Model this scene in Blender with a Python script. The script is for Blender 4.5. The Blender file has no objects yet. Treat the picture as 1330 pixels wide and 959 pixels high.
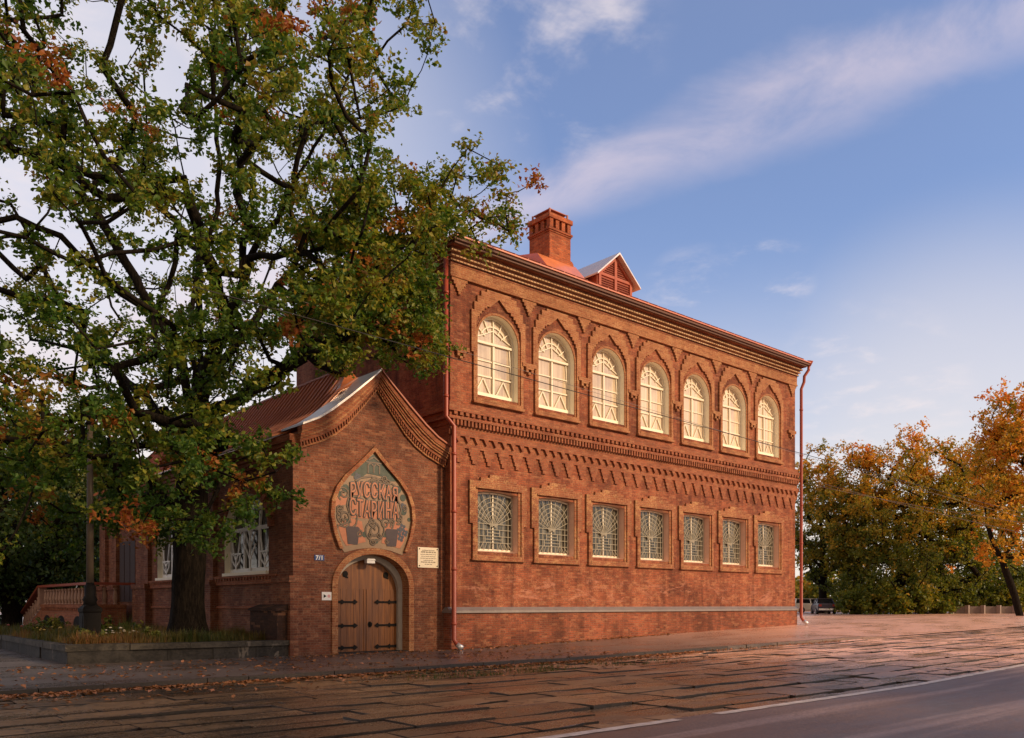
import bpy, math, random
import numpy as np
from mathutils import Vector

R = math.radians
SC = bpy.context.scene
COL = SC.collection

# ------------------------------------------------------------------ camera, sky, sun, exposure
FPX, CXP, HYP = 1100.0, 665.0, 786.0            # focal length, centre column and horizon row of the photograph, in its pixels
YAW = math.atan2(1256.0, 1100.0)                # angle between the facade and the optical axis
CAM = (-17.88, -23.69, 1.40)
FX, FY = math.cos(YAW), math.sin(YAW)
RX, RY = FY, -FX

cd = bpy.data.cameras.new('camera')
cam = bpy.data.objects.new('camera', cd)
COL.objects.link(cam)
cd.sensor_fit = 'HORIZONTAL'
cd.sensor_width = 36.0
cd.lens = FPX / 1330.0 * 36.0
cd.shift_y = (HYP - 479.5) / 1330.0
cd.clip_start = 0.1
cd.clip_end = 3000
cam.location = CAM
cam.rotation_euler = (R(90), 0, YAW - R(90))
SC.camera = cam


def at(u, v, D):
    """world point seen at photo pixel (u, v) at depth D: used to read real positions off the survey of the photo"""
    k = (u - CXP) / FPX
    return Vector((CAM[0] + D * (FX + k * RX), CAM[1] + D * (FY + k * RY), CAM[2] - (v - HYP) * D / FPX))


def direction(u, v):
    return (at(u, v, 10.0) - Vector(CAM)).normalized()


SUN_EL, SUN_AZ = R(25), (0.40, -0.915)           # towards the sun: high on the street side, a little to the right
_h = math.hypot(*SUN_AZ)
to_sun = Vector((SUN_AZ[0] / _h * math.cos(SUN_EL), SUN_AZ[1] / _h * math.cos(SUN_EL), math.sin(SUN_EL)))
sl = bpy.data.lights.new('sun', 'SUN')
sl.energy = 2.9
sl.angle = R(7)
sl.color = (1.0, 0.71, 0.42)
sun = bpy.data.objects.new('sun', sl)
COL.objects.link(sun)
sun.rotation_euler = (-to_sun).to_track_quat('-Z', 'Y').to_euler()

SC.view_settings.view_transform = 'Standard'
SC.view_settings.look = 'None'
SC.view_settings.gamma = 1.0
SC.view_settings.use_curve_mapping = False
SC.view_settings.exposure = 0.48

world = bpy.data.worlds.new('World')
SC.world = world
world.use_nodes = True


class NT:
    def __init__(s, tree):
        s.t = tree
        s.t.nodes.clear()

    def n(s, typ, **kw):
        nd = s.t.nodes.new(typ)
        for k, v in kw.items():
            if k.startswith('i_'):
                nd.inputs[int(k[2:]) if k[2:].isdigit() else k[2:].replace('_', ' ')].default_value = v
            else:
                setattr(nd, k, v)
        return nd

    def l(s, a, b):
        s.t.links.new(a, b)

    def put(s, sock, v):
        if hasattr(v, 'links') or hasattr(v, 'is_linked'):
            s.l(v, sock)
        else:
            sock.default_value = v

    def math(s, op, a, b=None, c=None, clamp=False):
        nd = s.n('ShaderNodeMath', operation=op, use_clamp=clamp)
        s.put(nd.inputs[0], a)
        if b is not None:
            s.put(nd.inputs[1], b)
        if c is not None:
            s.put(nd.inputs[2], c)
        return nd.outputs[0]

    def mix(s, f, a, b, blend='MIX'):
        nd = s.n('ShaderNodeMix', data_type='RGBA', blend_type=blend)
        s.put(nd.inputs[0], f)
        s.put(nd.inputs[6], a if hasattr(a, 'links') else (*a[:3], 1))
        s.put(nd.inputs[7], b if hasattr(b, 'links') else (*b[:3], 1))
        return nd.outputs[2]

    def ss(s, x, lo, hi):
        nd = s.n('ShaderNodeMapRange', interpolation_type='SMOOTHSTEP')
        s.put(nd.inputs[0], x)
        nd.inputs[1].default_value = lo
        nd.inputs[2].default_value = hi
        return nd.outputs[0]

    def noise(s, vec, scale, detail=4, rough=0.55, dist=0.0):
        nd = s.n('ShaderNodeTexNoise')
        if vec is not None:
            s.l(vec, nd.inputs['Vector'])
        nd.inputs['Scale'].default_value = scale
        nd.inputs['Detail'].default_value = detail
        nd.inputs['Roughness'].default_value = rough
        nd.inputs['Distortion'].default_value = dist
        return nd.outputs[0]

    def vscale(s, vec, xyz):
        nd = s.n('ShaderNodeVectorMath', operation='MULTIPLY')
        s.l(vec, nd.inputs[0])
        nd.inputs[1].default_value = xyz
        return nd.outputs[0]

    def dot(s, vec, d):
        nd = s.n('ShaderNodeVectorMath', operation='DOT_PRODUCT')
        s.l(vec, nd.inputs[0])
        nd.inputs[1].default_value = tuple(d)
        return nd.outputs['Value']


def build_sky():
    g = NT(world.node_tree)
    sky = g.n('ShaderNodeTexSky', sky_type='NISHITA', sun_disc=False)
    sky.sun_elevation = SUN_EL
    sky.sun_rotation = math.atan2(to_sun.x, to_sun.y)
    sky.altitude = 150
    sky.air_density = 1.3
    sky.dust_density = 0.6
    sky.ozone_density = 3.0
    d = g.n('ShaderNodeTexCoord').outputs['Generated']
    sep = g.n('ShaderNodeSeparateXYZ')
    g.l(d, sep.inputs[0])
    z = g.math('MAXIMUM', sep.outputs[2], 0.0)
    den = g.math('ADD', z, 0.12)
    comb = g.n('ShaderNodeCombineXYZ')
    g.l(g.math('DIVIDE', sep.outputs[0], den), comb.inputs[0])
    g.l(g.math('DIVIDE', sep.outputs[1], den), comb.inputs[1])
    plane = comb.outputs[0]
    n1 = g.noise(plane, 1.1, 6, 0.6, 0.4)
    n2 = g.noise(g.vscale(plane, (1.0, 1.0, 1.0)), 3.2, 6, 0.62, 0.6)
    # long diagonal streak of high cloud
    a, b = direction(700, 245), direction(1400, 5)
    nrm = a.cross(b).normalized()
    off = g.math('ADD', g.dot(d, nrm), g.math('ADD', g.math('MULTIPLY', g.math('SUBTRACT', n1, 0.5), 0.10), g.math('MULTIPLY', g.math('SUBTRACT', n2, 0.5), 0.05)))
    band = g.ss(g.math('ABSOLUTE', off), 0.046, 0.0)
    streak = g.math('MULTIPLY', band, g.ss(n2, 0.10, 0.70))
    # small ragged puffs, gathered in a few directions
    def patch(u, v, r0, r1):
        return g.ss(g.dot(d, direction(u, v)), math.cos(r0), math.cos(r1))
    where = patch(690, 25, 0.15, 0.06)
    for p in ((585, 95, 0.08, 0.02), (900, 400, 0.07, 0.01), (990, 365, 0.06, 0.02), (1120, 525, 0.12, 0.03), (60, 30, 0.25, 0.05)):
        where = g.math('MAXIMUM', where, patch(*p))
    n3 = g.noise(plane, 6.5, 5, 0.6, 0.3)
    puff = g.math('MULTIPLY', g.ss(g.math('ADD', g.math('MULTIPLY', n2, 0.45), g.math('MULTIPLY', n3, 0.55)), 0.47, 0.72), where)
    # milky overcast low down and on the left of the street
    left = g.ss(g.dot(d, direction(-80, 470)), 0.74, 0.99)
    low = g.ss(z, 0.42, -0.02)
    veil = g.math('MAXIMUM', g.math('MULTIPLY', left, 0.85), g.math('ADD', 0.11, g.math('MULTIPLY', low, 0.42)))
    veil = g.math('MULTIPLY', veil, g.math('ADD', 0.75, g.math('MULTIPLY', n1, 0.5)), clamp=True)
    c = g.mix(1.0, sky.outputs[0], (0.88, 0.97, 1.26), 'MULTIPLY')
    c = g.mix(veil, c, SKY_VEIL)
    # peach light low over the square, and an unseen warm cloud bank added behind the camera as fill light
    glow = g.math('MULTIPLY', g.ss(z, 0.40, 0.02), g.math('ADD', 0.35, g.math('MULTIPLY', n1, 0.6)))
    glow = g.math('MAXIMUM', glow, g.math('MULTIPLY', patch(1260, 620, 0.30, 0.0), 0.42))
    c = g.mix(glow, c, SKY_GLOW)
    back = g.math('MULTIPLY', g.ss(g.dot(d, (-FX, -FY, 0.25)), 0.05, 0.75), g.math('ADD', 0.6, g.math('MULTIPLY', n2, 0.5)), clamp=True)
    c = g.mix(back, c, SKY_FILL_BANK)
    c = g.mix(g.math('MULTIPLY', streak, 0.56), c, SKY_STREAK)
    c = g.mix(g.math('MULTIPLY', puff, 0.7), c, SKY_PUFF)
    bg = g.n('ShaderNodeBackground')
    bg.inputs[1].default_value = 0.1
    g.l(c, bg.inputs[0])
    out = g.n('ShaderNodeOutputWorld')
    g.l(bg.outputs[0], out.inputs[0])


SKY_VEIL = (6.2, 5.9, 6.2)
SKY_GLOW = (7.8, 6.7, 5.7)
SKY_FILL_BANK = (6.6, 4.9, 3.5)
SKY_STREAK = (6.2, 5.2, 5.6)
SKY_PUFF = (6.8, 6.0, 6.0)
build_sky()

# ------------------------------------------------------------------ mesh helpers
WLOC = {}


class MB:
    def __init__(s):
        s.v, s.f = [], []

    def add(s, vs, fs):
        o = len(s.v)
        s.v += [tuple(p) for p in vs]
        s.f += [tuple(o + i for i in f) for f in fs]

    def box(s, x0, x1, y0, y1, z0, z1):
        s.add([(x0, y0, z0), (x1, y0, z0), (x1, y1, z0), (x0, y1, z0), (x0, y0, z1), (x1, y0, z1), (x1, y1, z1), (x0, y1, z1)],
              [(0, 3, 2, 1), (4, 5, 6, 7), (0, 1, 5, 4), (1, 2, 6, 5), (2, 3, 7, 6), (3, 0, 4, 7)])

    def poly(s, pts, a, b, ax='y'):
        """closed outline (s, z) extruded between a and b along ax"""
        n = len(pts)
        m = (lambda p, q: (p[0], q, p[1])) if ax == 'y' else (lambda p, q: (q, p[0], p[1])) if ax == 'x' else (lambda p, q: (p[0], p[1], q))
        s.add([m(p, a) for p in pts] + [m(p, b) for p in pts],
              [tuple(range(n)), tuple(range(2 * n - 1, n - 1, -1))] + [(i, n + i, n + (i + 1) % n, (i + 1) % n) for i in range(n)])

    def face(s, pts, a, ax='y'):
        m = (lambda p: (p[0], a, p[1])) if ax == 'y' else (lambda p: (a, p[0], p[1])) if ax == 'x' else (lambda p: (p[0], p[1], a))
        s.add([m(p) for p in pts], [tuple(range(len(pts)))])

    def strip(s, A, B, a, b, ax='y', closed=False):
        """band between two outlines of equal length, extruded between a and b"""
        n = len(A)
        m = (lambda p, q: (p[0], q, p[1])) if ax == 'y' else (lambda p, q: (q, p[0], p[1]))
        vs = [m(p, a) for p in A] + [m(p, a) for p in B] + [m(p, b) for p in A] + [m(p, b) for p in B]
        fs = []
        for i in range(n if closed else n - 1):
            j = (i + 1) % n
            fs += [(i, j, n + j, n + i), (2 * n + i, 3 * n + i, 3 * n + j, 2 * n + j), (i, 2 * n + i, 2 * n + j, j), (n + i, n + j, 3 * n + j, 3 * n + i)]
        if not closed:
            fs += [(0, n, 3 * n, 2 * n), (n - 1, 3 * n - 1, 4 * n - 1, 2 * n - 1)]
        s.add(vs, fs)

    def bar(s, p, q, w, a, b, ax='y'):
        """flat bar of width w from p to q in the (s, z) plane"""
        dx, dz = q[0] - p[0], q[1] - p[1]
        L = math.hypot(dx, dz) or 1
        nx, nz = -dz / L * w / 2, dx / L * w / 2
        s.poly([(p[0] + nx, p[1] + nz), (p[0] - nx, p[1] - nz), (q[0] - nx, q[1] - nz), (q[0] + nx, q[1] + nz)], a, b, ax)

    def path(s, pts, w, a, b, ax='y'):
        for p, q in zip(pts[:-1], pts[1:]):
            s.bar(p, q, w, a, b, ax)

    def tube(s, pts, rad, n=8, caps=True):
        pts = [Vector(p) for p in pts]
        if not hasattr(rad, '__len__'):
            rad = [rad] * len(pts)
        o = len(s.v)
        up = Vector((0.31, 0.17, 0.93))
        prev = None
        for i, p in enumerate(pts):
            t = (pts[min(i + 1, len(pts) - 1)] - pts[max(i - 1, 0)])
            t = t.normalized() if t.length > 1e-9 else Vector((0, 0, 1))
            if prev is None:
                prev = t.cross(up if abs(t.dot(up)) < 0.95 else Vector((1, 0, 0))).normalized()
            a = (prev - t * prev.dot(t))
            a = a.normalized() if a.length > 1e-6 else t.orthogonal().normalized()
            prev = a
            b = t.cross(a)
            for k in range(n):
                th = 2 * math.pi * k / n
                s.v.append(tuple(p + (a * math.cos(th) + b * math.sin(th)) * rad[i]))
        for i in range(len(pts) - 1):
            for k in range(n):
                k2 = (k + 1) % n
                s.f.append((o + i * n + k, o + i * n + k2, o + (i + 1) * n + k2, o + (i + 1) * n + k))
        if caps:
            s.f.append(tuple(o + k for k in range(n))[::-1])
            s.f.append(tuple(o + (len(pts) - 1) * n + k for k in range(n)))

    def lathe(s, prof, c=(0, 0, 0), n=16, square=False):
        o = len(s.v)
        for r, z in prof:
            for k in range(n):
                th = 2 * math.pi * (k + 0.5) / n
                q = 1.0 / max(abs(math.cos(th)), abs(math.sin(th))) if square else 1.0
                s.v.append((c[0] + r * q * math.cos(th), c[1] + r * q * math.sin(th), c[2] + z))
        for i in range(len(prof) - 1):
            for k in range(n):
                k2 = (k + 1) % n
                s.f.append((o + i * n + k, o + i * n + k2, o + (i + 1) * n + k2, o + (i + 1) * n + k))
        s.f.append(tuple(o + k for k in range(n))[::-1])
        s.f.append(tuple(o + (len(prof) - 1) * n + k for k in range(n)))


def tag(o, label=None, cat=None, group=None, kind=None):
    if label:
        o['label'] = label
    if cat:
        o['category'] = cat
    if group:
        o['group'] = group
    if kind:
        o['kind'] = kind
    return o


def thing(name, loc, label, cat, group=None):
    o = bpy.data.objects.new(name, None)
    COL.objects.link(o)
    o.location = loc
    o.empty_display_size = 0.3
    WLOC[o.name] = Vector(loc)
    return tag(o, label, cat, group)


def obj(name, mb, mats, parent=None, loc=(0, 0, 0), local=False, smooth=False):
    """links the collected shapes as ONE mesh; shapes are in world coordinates unless local"""
    loc = Vector(loc)
    w = loc + (WLOC[parent.name] if parent else Vector())
    me = bpy.data.meshes.new(name)
    vs = mb.v if local else [(p[0] - w.x, p[1] - w.y, p[2] - w.z) for p in mb.v]
    me.from_pydata(vs, [], mb.f)
    if smooth:
        me.polygons.foreach_set('use_smooth', [True] * len(me.polygons))
        me.update()
    for m in (mats if isinstance(mats, (list, tuple)) else [mats]):
        me.materials.append(m)
    o = bpy.data.objects.new(name, me)
    COL.objects.link(o)
    o.location = loc
    if parent:
        o.parent = parent
    WLOC[o.name] = w
    return o


def kids(o):
    return list(o.children)


def copy_tree(o, parent=None, loc=None):
    c = o.copy()
    COL.objects.link(c)
    c.parent = parent
    if loc is not None:
        c.location = loc
    WLOC[c.name] = Vector(c.location) + (WLOC[parent.name] if parent else Vector())
    for ch in kids(o):
        copy_tree(ch, c)
    return c


# ------------------------------------------------------------------ materials
def material(name):
    m = bpy.data.materials.new(name)
    m.use_nodes = True
    g = NT(m.node_tree)
    out = g.n('ShaderNodeOutputMaterial')
    p = g.n('ShaderNodeBsdfPrincipled')
    g.l(p.outputs[0], out.inputs[0])
    return m, g, p


def plain(name, col, rough=0.6, metal=0.0, var=0.18, scale=6.0, bump=0.0, spec=0.5, coat=0.0):
    m, g, p = material(name)
    tc = g.n('ShaderNodeTexCoord').outputs['Object']
    n = g.noise(tc, scale, 5, 0.6)
    f = g.math('ADD', 1 - var, g.math('MULTIPLY', n, 2 * var))
    c = g.n('ShaderNodeVectorMath', operation='SCALE')
    c.inputs[0].default_value = col
    g.l(f, c.inputs['Scale'])
    g.l(c.outputs[0], p.inputs['Base Color'])
    g.l(g.math('ADD', rough - 0.08, g.math('MULTIPLY', n, 0.16)), p.inputs['Roughness'])
    p.inputs['Metallic'].default_value = metal
    p.inputs['Specular IOR Level'].default_value = spec
    p.inputs['Coat Weight'].default_value = coat
    p.inputs['Coat Roughness'].default_value = 0.15
    if bump:
        b = g.n('ShaderNodeBump')
        b.inputs['Strength'].default_value = bump
        b.inputs['Distance'].default_value = 0.02
        g.l(n, b.inputs['Height'])
        g.l(b.outputs[0], p.inputs['Normal'])
    return m


def brick(name, c1, c2, mortar, dirt=(0.55, 0.5, 0.45), dirt_amt=0.55, pale=None, pale_amt=0.0, w=0.262, h=0.077, msize=0.0085, chalk=None):
    m, g, p = material(name)
    tc = g.n('ShaderNodeTexCoord').outputs['Object']
    sp = g.n('ShaderNodeSeparateXYZ')
    g.l(tc, sp.inputs[0])
    cb = g.n('ShaderNodeCombineXYZ')
    g.l(g.math('ADD', sp.outputs[0], sp.outputs[1]), cb.inputs[0])
    g.l(sp.outputs[2], cb.inputs[1])
    bt = g.n('ShaderNodeTexBrick')
    g.l(cb.outputs[0], bt.inputs['Vector'])
    for k, v in (('Scale', 1.0), ('Mortar Size', msize), ('Mortar Smooth', 0.25), ('Bias', -0.1), ('Brick Width', w), ('Row Height', h)):
        bt.inputs[k].default_value = v
    bt.inputs['Color1'].default_value = (*c1, 1)
    bt.inputs['Color2'].default_value = (*c2, 1)
    bt.inputs['Mortar'].default_value = (*mortar, 1)
    col = bt.outputs[0]
    big = g.noise(tc, 0.42, 6, 0.62, 0.5)
    mid = g.noise(tc, 2.6, 6, 0.65)
    fine = g.noise(tc, 22.0, 3, 0.6)
    if pale:
        pf = g.math('MULTIPLY', g.ss(g.math('ADD', g.math('MULTIPLY', mid, 0.6), g.math('MULTIPLY', fine, 0.4)), 0.48, 0.62), pale_amt)
        col = g.mix(pf, col, pale)
    streak = g.noise(g.vscale(tc, (2.2, 2.2, 0.16)), 1.0, 5, 0.65)
    d = g.math('MULTIPLY', g.ss(g.math('ADD', g.math('MULTIPLY', big, 0.62), g.math('MULTIPLY', streak, 0.38)), 0.40, 0.64), dirt_amt)
    col = g.mix(d, col, dirt, 'MULTIPLY')
    if chalk:                                             # rubbed-out chalky smears in a band above the plinth
        cn = g.noise(g.vscale(tc, (0.55, 0.55, 1.8)), 1.6, 6, 0.7, 1.2)
        wz = g.math('MULTIPLY', g.ss(sp.outputs[2], chalk[0], chalk[0] + 0.35), g.ss(sp.outputs[2], chalk[1], chalk[1] - 0.6))
        col = g.mix(g.math('MULTIPLY', g.math('MULTIPLY', g.ss(cn, 0.50, 0.66), wz), 0.6), col, (0.50, 0.22, 0.14))
        soot = g.noise(g.vscale(tc, (0.9, 0.9, 0.07)), 2.3, 6, 0.7, 0.3)
        col = g.mix(g.math('MULTIPLY', g.ss(soot, 0.54, 0.70), 0.6), col, (0.35, 0.30, 0.28), 'MULTIPLY')
    odd = g.n('ShaderNodeTexWhiteNoise', noise_dimensions='2D')
    cell = g.n('ShaderNodeCombineXYZ')
    rowi = g.math('FLOOR', g.math('DIVIDE', sp.outputs[2], h))
    g.l(g.math('FLOOR', g.math('ADD', g.math('DIVIDE', g.math('ADD', sp.outputs[0], sp.outputs[1]), w), g.math('MULTIPLY', g.math('MODULO', rowi, 2.0), 0.5))), cell.inputs[0])
    g.l(rowi, cell.inputs[1])
    g.l(cell.outputs[0], odd.inputs[0])
    col = g.mix(g.math('MULTIPLY', g.ss(odd.outputs[0], 0.86, 0.90), 0.30), col, (0.45, 0.38, 0.36), 'MULTIPLY')
    col = g.mix(g.math('MULTIPLY', g.ss(odd.outputs[0], 0.10, 0.06), 0.28), col, (0.44, 0.20, 0.10))
    vf = g.math('ADD', 0.66, g.math('MULTIPLY', fine, 0.68))
    sc = g.n('ShaderNodeVectorMath', operation='SCALE')
    g.l(col, sc.inputs[0])
    g.l(vf, sc.inputs['Scale'])
    g.l(sc.outputs[0], p.inputs['Base Color'])
    p.inputs['Roughness'].default_value = 0.82
    p.inputs['Specular IOR Level'].default_value = 0.3
    b = g.n('ShaderNodeBump')
    b.inputs['Strength'].default_value = 0.7
    b.inputs['Distance'].default_value = 0.012
    hgt = g.math('SUBTRACT', g.math('MULTIPLY', fine, 0.5), bt.outputs['Fac'])
    g.l(hgt, b.inputs['Height'])
    g.l(b.outputs[0], p.inputs['Normal'])
    return m


def wet(name, cA, cB, x0=None, x1=None, rough=(0.16, 0.5), cC=None, scale=0.7, bump=0.35, fine=18.0, spec=0.5, streak=None, tint=False, flecks=None):
    """rain-wet paving: colour mottled cA/cB (going over to cC along the street), glossier where water stands"""
    m, g, p = material(name)
    pos = g.n('ShaderNodeNewGeometry').outputs['Position']
    sp = g.n('ShaderNodeSeparateXYZ')
    g.l(pos, sp.inputs[0])
    big = g.noise(g.vscale(pos, (0.45, 1.0, 1.0)), scale, 7, 0.62, 0.4)
    fn = g.noise(pos, fine, 5, 0.65)
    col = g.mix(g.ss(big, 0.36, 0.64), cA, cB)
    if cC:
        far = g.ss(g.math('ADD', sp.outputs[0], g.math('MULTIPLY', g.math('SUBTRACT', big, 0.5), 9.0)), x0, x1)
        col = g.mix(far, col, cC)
    if flecks:                                            # dark ragged cracks and worn holes in the paving
        fk = g.noise(g.vscale(pos, (0.30, 1.5, 1.0)), 1.5, 7, 0.7, 0.8)
        fm = g.math('MULTIPLY', g.ss(fk, 0.585, 0.625), g.ss(sp.outputs[0], flecks, flecks + 8))
        col = g.mix(g.math('MULTIPLY', fm, 0.75), col, (0.10, 0.055, 0.035))
    if tint:                                              # fine branching cracks
        vo = g.n('ShaderNodeTexVoronoi', feature='DISTANCE_TO_EDGE')
        wv = g.n('ShaderNodeVectorMath', operation='ADD')
        g.l(pos, wv.inputs[0])
        nz = g.n('ShaderNodeTexNoise')
        nz.inputs['Scale'].default_value = 2.5
        g.l(pos, nz.inputs['Vector'])
        g.l(nz.outputs['Color'], wv.inputs[1])
        g.l(wv.outputs[0], vo.inputs['Vector'])
        vo.inputs['Scale'].default_value = 0.55
        ck = g.math('MULTIPLY', g.ss(vo.outputs['Distance'], 0.022, 0.008), g.ss(big, 0.44, 0.56))
        col = g.mix(g.math('MULTIPLY', ck, 0.85), col, (0.02, 0.013, 0.009))
    if streak:                                            # wet sheen of the wheel tracks, painted in as paler colour
        wt = g.noise(g.vscale(pos, (0.04, 0.9, 1.0)), 1.3, 5, 0.6)
        col = g.mix(g.math('MULTIPLY', g.ss(wt, 0.48, 0.62), 0.7), col, (0.36, 0.235, 0.19))
    grain = g.math('ADD', 0.66, g.math('MULTIPLY', g.ss(fn, 0.34, 0.66), 0.68))
    if tint:
        ta = g.n('ShaderNodeAttribute', attribute_name='tint')
        grain = g.math('MULTIPLY', grain, ta.outputs['Fac'])
    sc = g.n('ShaderNodeVectorMath', operation='SCALE')
    g.l(col, sc.inputs[0])
    g.l(grain, sc.inputs['Scale'])
    g.l(sc.outputs[0], p.inputs['Base Color'])
    ro = g.math('ADD', rough[0], g.math('MULTIPLY', g.ss(g.math('ADD', g.math('MULTIPLY', big, 0.7), g.math('MULTIPLY', fn, 0.3)), 0.38, 0.62), rough[1] - rough[0]))
    if streak:
        st = g.noise(g.vscale(pos, (0.05, 1.0, 1.0)), streak, 4, 0.6)
        ro = g.math('MULTIPLY', ro, g.math('ADD', 0.55, g.math('MULTIPLY', st, 0.9)))
    g.l(ro, p.inputs['Roughness'])
    p.inputs['Specular IOR Level'].default_value = spec
    b = g.n('ShaderNodeBump')
    b.inputs['Strength'].default_value = bump
    b.inputs['Distance'].default_value = 0.012
    g.l(g.math('ADD', g.math('MULTIPLY', fn, 0.6), big), b.inputs['Height'])
    g.l(b.outputs[0], p.inputs['Normal'])
    return m


def leaf_mat(name, stops, trans=0.35, rough=0.5):
    """leaf colour by the leaf's own age value ('turn': 0 fresh green ... 1 dead brown)"""
    m = bpy.data.materials.new(name)
    m.use_nodes = True
    g = NT(m.node_tree)
    out = g.n('ShaderNodeOutputMaterial')
    at_ = g.n('ShaderNodeAttribute', attribute_name='turn')
    cr = g.n('ShaderNodeValToRGB')
    el = cr.color_ramp.elements
    while len(el) < len(stops):
        el.new(0.5)
    for e, (pos, c) in zip(el, stops):
        e.position = pos
        e.color = (*c, 1)
    g.l(at_.outputs['Fac'], cr.inputs[0])
    p = g.n('ShaderNodeBsdfPrincipled')
    g.l(cr.outputs[0], p.inputs['Base Color'])
    p.inputs['Roughness'].default_value = rough
    p.inputs['Specular IOR Level'].default_value = 0.35
    t = g.n('ShaderNodeBsdfTranslucent')
    g.l(g.mix(1.0, cr.outputs[0], (1.25, 1.25, 0.7), 'MULTIPLY'), t.inputs[0])
    mx = g.n('ShaderNodeMixShader')
    mx.inputs[0].default_value = trans
    g.l(p.outputs[0], mx.inputs[1])
    g.l(t.outputs[0], mx.inputs[2])
    g.l(mx.outputs[0], out.inputs[0])
    return m


def stops_mat(*a, **k):
    return leaf_mat(*a, **k)


def stone(name, ca, cb, pale):
    """weathered stone: dark mottling, pitted grain, a few lime patches"""
    m, g, p = material(name)
    tc = g.n('ShaderNodeTexCoord').outputs['Object']
    a = g.noise(tc, 1.7, 7, 0.68, 0.6)
    b = g.noise(tc, 14.0, 5, 0.7)
    c = g.mix(g.ss(g.math('ADD', g.math('MULTIPLY', a, 0.6), g.math('MULTIPLY', b, 0.4)), 0.38, 0.62), ca, cb)
    c = g.mix(g.math('MULTIPLY', g.ss(g.noise(tc, 0.9, 4, 0.6, 1.0), 0.64, 0.68), 0.8), c, pale)
    g.l(c, p.inputs['Base Color'])
    g.l(g.math('ADD', 0.5, g.math('MULTIPLY', b, 0.4)), p.inputs['Roughness'])
    p.inputs['Specular IOR Level'].default_value = 0.25
    bp = g.n('ShaderNodeBump')
    bp.inputs['Strength'].default_value = 0.8
    bp.inputs['Distance'].default_value = 0.02
    g.l(g.math('ADD', a, b), bp.inputs['Height'])
    g.l(bp.outputs[0], p.inputs['Normal'])
    return m


M = {}
M['brick'] = brick('red brick', (0.36, 0.096, 0.040), (0.21, 0.050, 0.023), (0.24, 0.115, 0.068), dirt=(0.42, 0.37, 0.36), dirt_amt=1.0, pale=(0.46, 0.21, 0.10), pale_amt=0.55, chalk=(1.3, 2.75))
M['brick_gate'] = brick('older red brick', (0.235, 0.074, 0.035), (0.125, 0.038, 0.021), (0.19, 0.112, 0.070), dirt_amt=0.75, pale=(0.36, 0.20, 0.12), pale_amt=0.35)
M['trim'] = brick('weathered ochre brick', (0.38, 0.145, 0.060), (0.27, 0.080, 0.034), (0.40, 0.22, 0.11), dirt_amt=0.5, pale=(0.52, 0.28, 0.13), pale_amt=0.65, msize=0.010)
M['trim_low'] = brick('patchy surround brick', (0.34, 0.110, 0.048), (0.23, 0.064, 0.029), (0.34, 0.18, 0.10), dirt_amt=0.55, pale=(0.56, 0.32, 0.14), pale_amt=0.7, msize=0.010)
M['trim_red'] = brick('moulded red brick', (0.34, 0.100, 0.044), (0.22, 0.060, 0.028), (0.26, 0.14, 0.08), dirt_amt=0.5, pale=(0.48, 0.22, 0.11), pale_amt=0.4)
M['trim_pale'] = brick('pale glazed brick', (0.66, 0.44, 0.25), (0.50, 0.28, 0.14), (0.12, 0.05, 0.03), dirt_amt=0.35, w=0.16, h=0.2, msize=0.02)
M['plinth'] = brick('stained plinth brick', (0.34, 0.085, 0.036), (0.17, 0.045, 0.024), (0.26, 0.14, 0.09), dirt=(0.32, 0.28, 0.25), dirt_amt=0.8, pale=(0.42, 0.17, 0.08), pale_amt=0.4)
M['white'] = plain('white window paint', (0.80, 0.72, 0.56), 0.5, var=0.08, scale=9)
M['reveal'] = plain('limewashed plaster', (0.90, 0.84, 0.68), 0.75, var=0.08, scale=5, bump=0.2)
M['reveal_low'] = plain('pink limewash', (0.80, 0.52, 0.39), 0.8, var=0.14, scale=5, bump=0.2)
M['curtain'] = plain('cream blind behind glass', (0.66, 0.52, 0.39), 0.22, var=0.14, scale=2.0, spec=0.6)
def blind_mat():
    m, g, p = material('glass over drawn curtains')
    tc = g.n('ShaderNodeTexCoord').outputs['Object']
    rv = g.n('ShaderNodeObjectInfo').outputs['Random']
    off = g.n('ShaderNodeCombineXYZ')
    g.l(g.math('MULTIPLY', rv, 37.0), off.inputs[0])
    ad = g.n('ShaderNodeVectorMath', operation='ADD')
    g.l(tc, ad.inputs[0])
    g.l(off.outputs[0], ad.inputs[1])
    fold = g.noise(g.vscale(ad.outputs[0], (9.0, 9.0, 0.25)), 1.0, 4, 0.6, 0.4)
    blot = g.noise(ad.outputs[0], 1.1, 3, 0.5)
    c = g.mix(g.ss(fold, 0.30, 0.70), (0.56, 0.43, 0.30), (0.78, 0.65, 0.48))
    c = g.mix(g.math('MULTIPLY', g.ss(blot, 0.48, 0.66), 0.45), c, (0.36, 0.27, 0.21))
    sc = g.n('ShaderNodeVectorMath', operation='SCALE')
    g.l(c, sc.inputs[0])
    g.l(g.math('ADD', 0.84, g.math('MULTIPLY', rv, 0.26)), sc.inputs['Scale'])
    g.l(sc.outputs[0], p.inputs['Base Color'])
    p.inputs['Roughness'].default_value = 0.07
    p.inputs['Specular IOR Level'].default_value = 0.8
    w = g.n('ShaderNodeBump')
    w.inputs['Strength'].default_value = 0.08
    w.inputs['Distance'].default_value = 0.02
    g.l(g.noise(ad.outputs[0], 2.2, 2, 0.5), w.inputs['Height'])
    g.l(w.outputs[0], p.inputs['Normal'])
    return m


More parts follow.
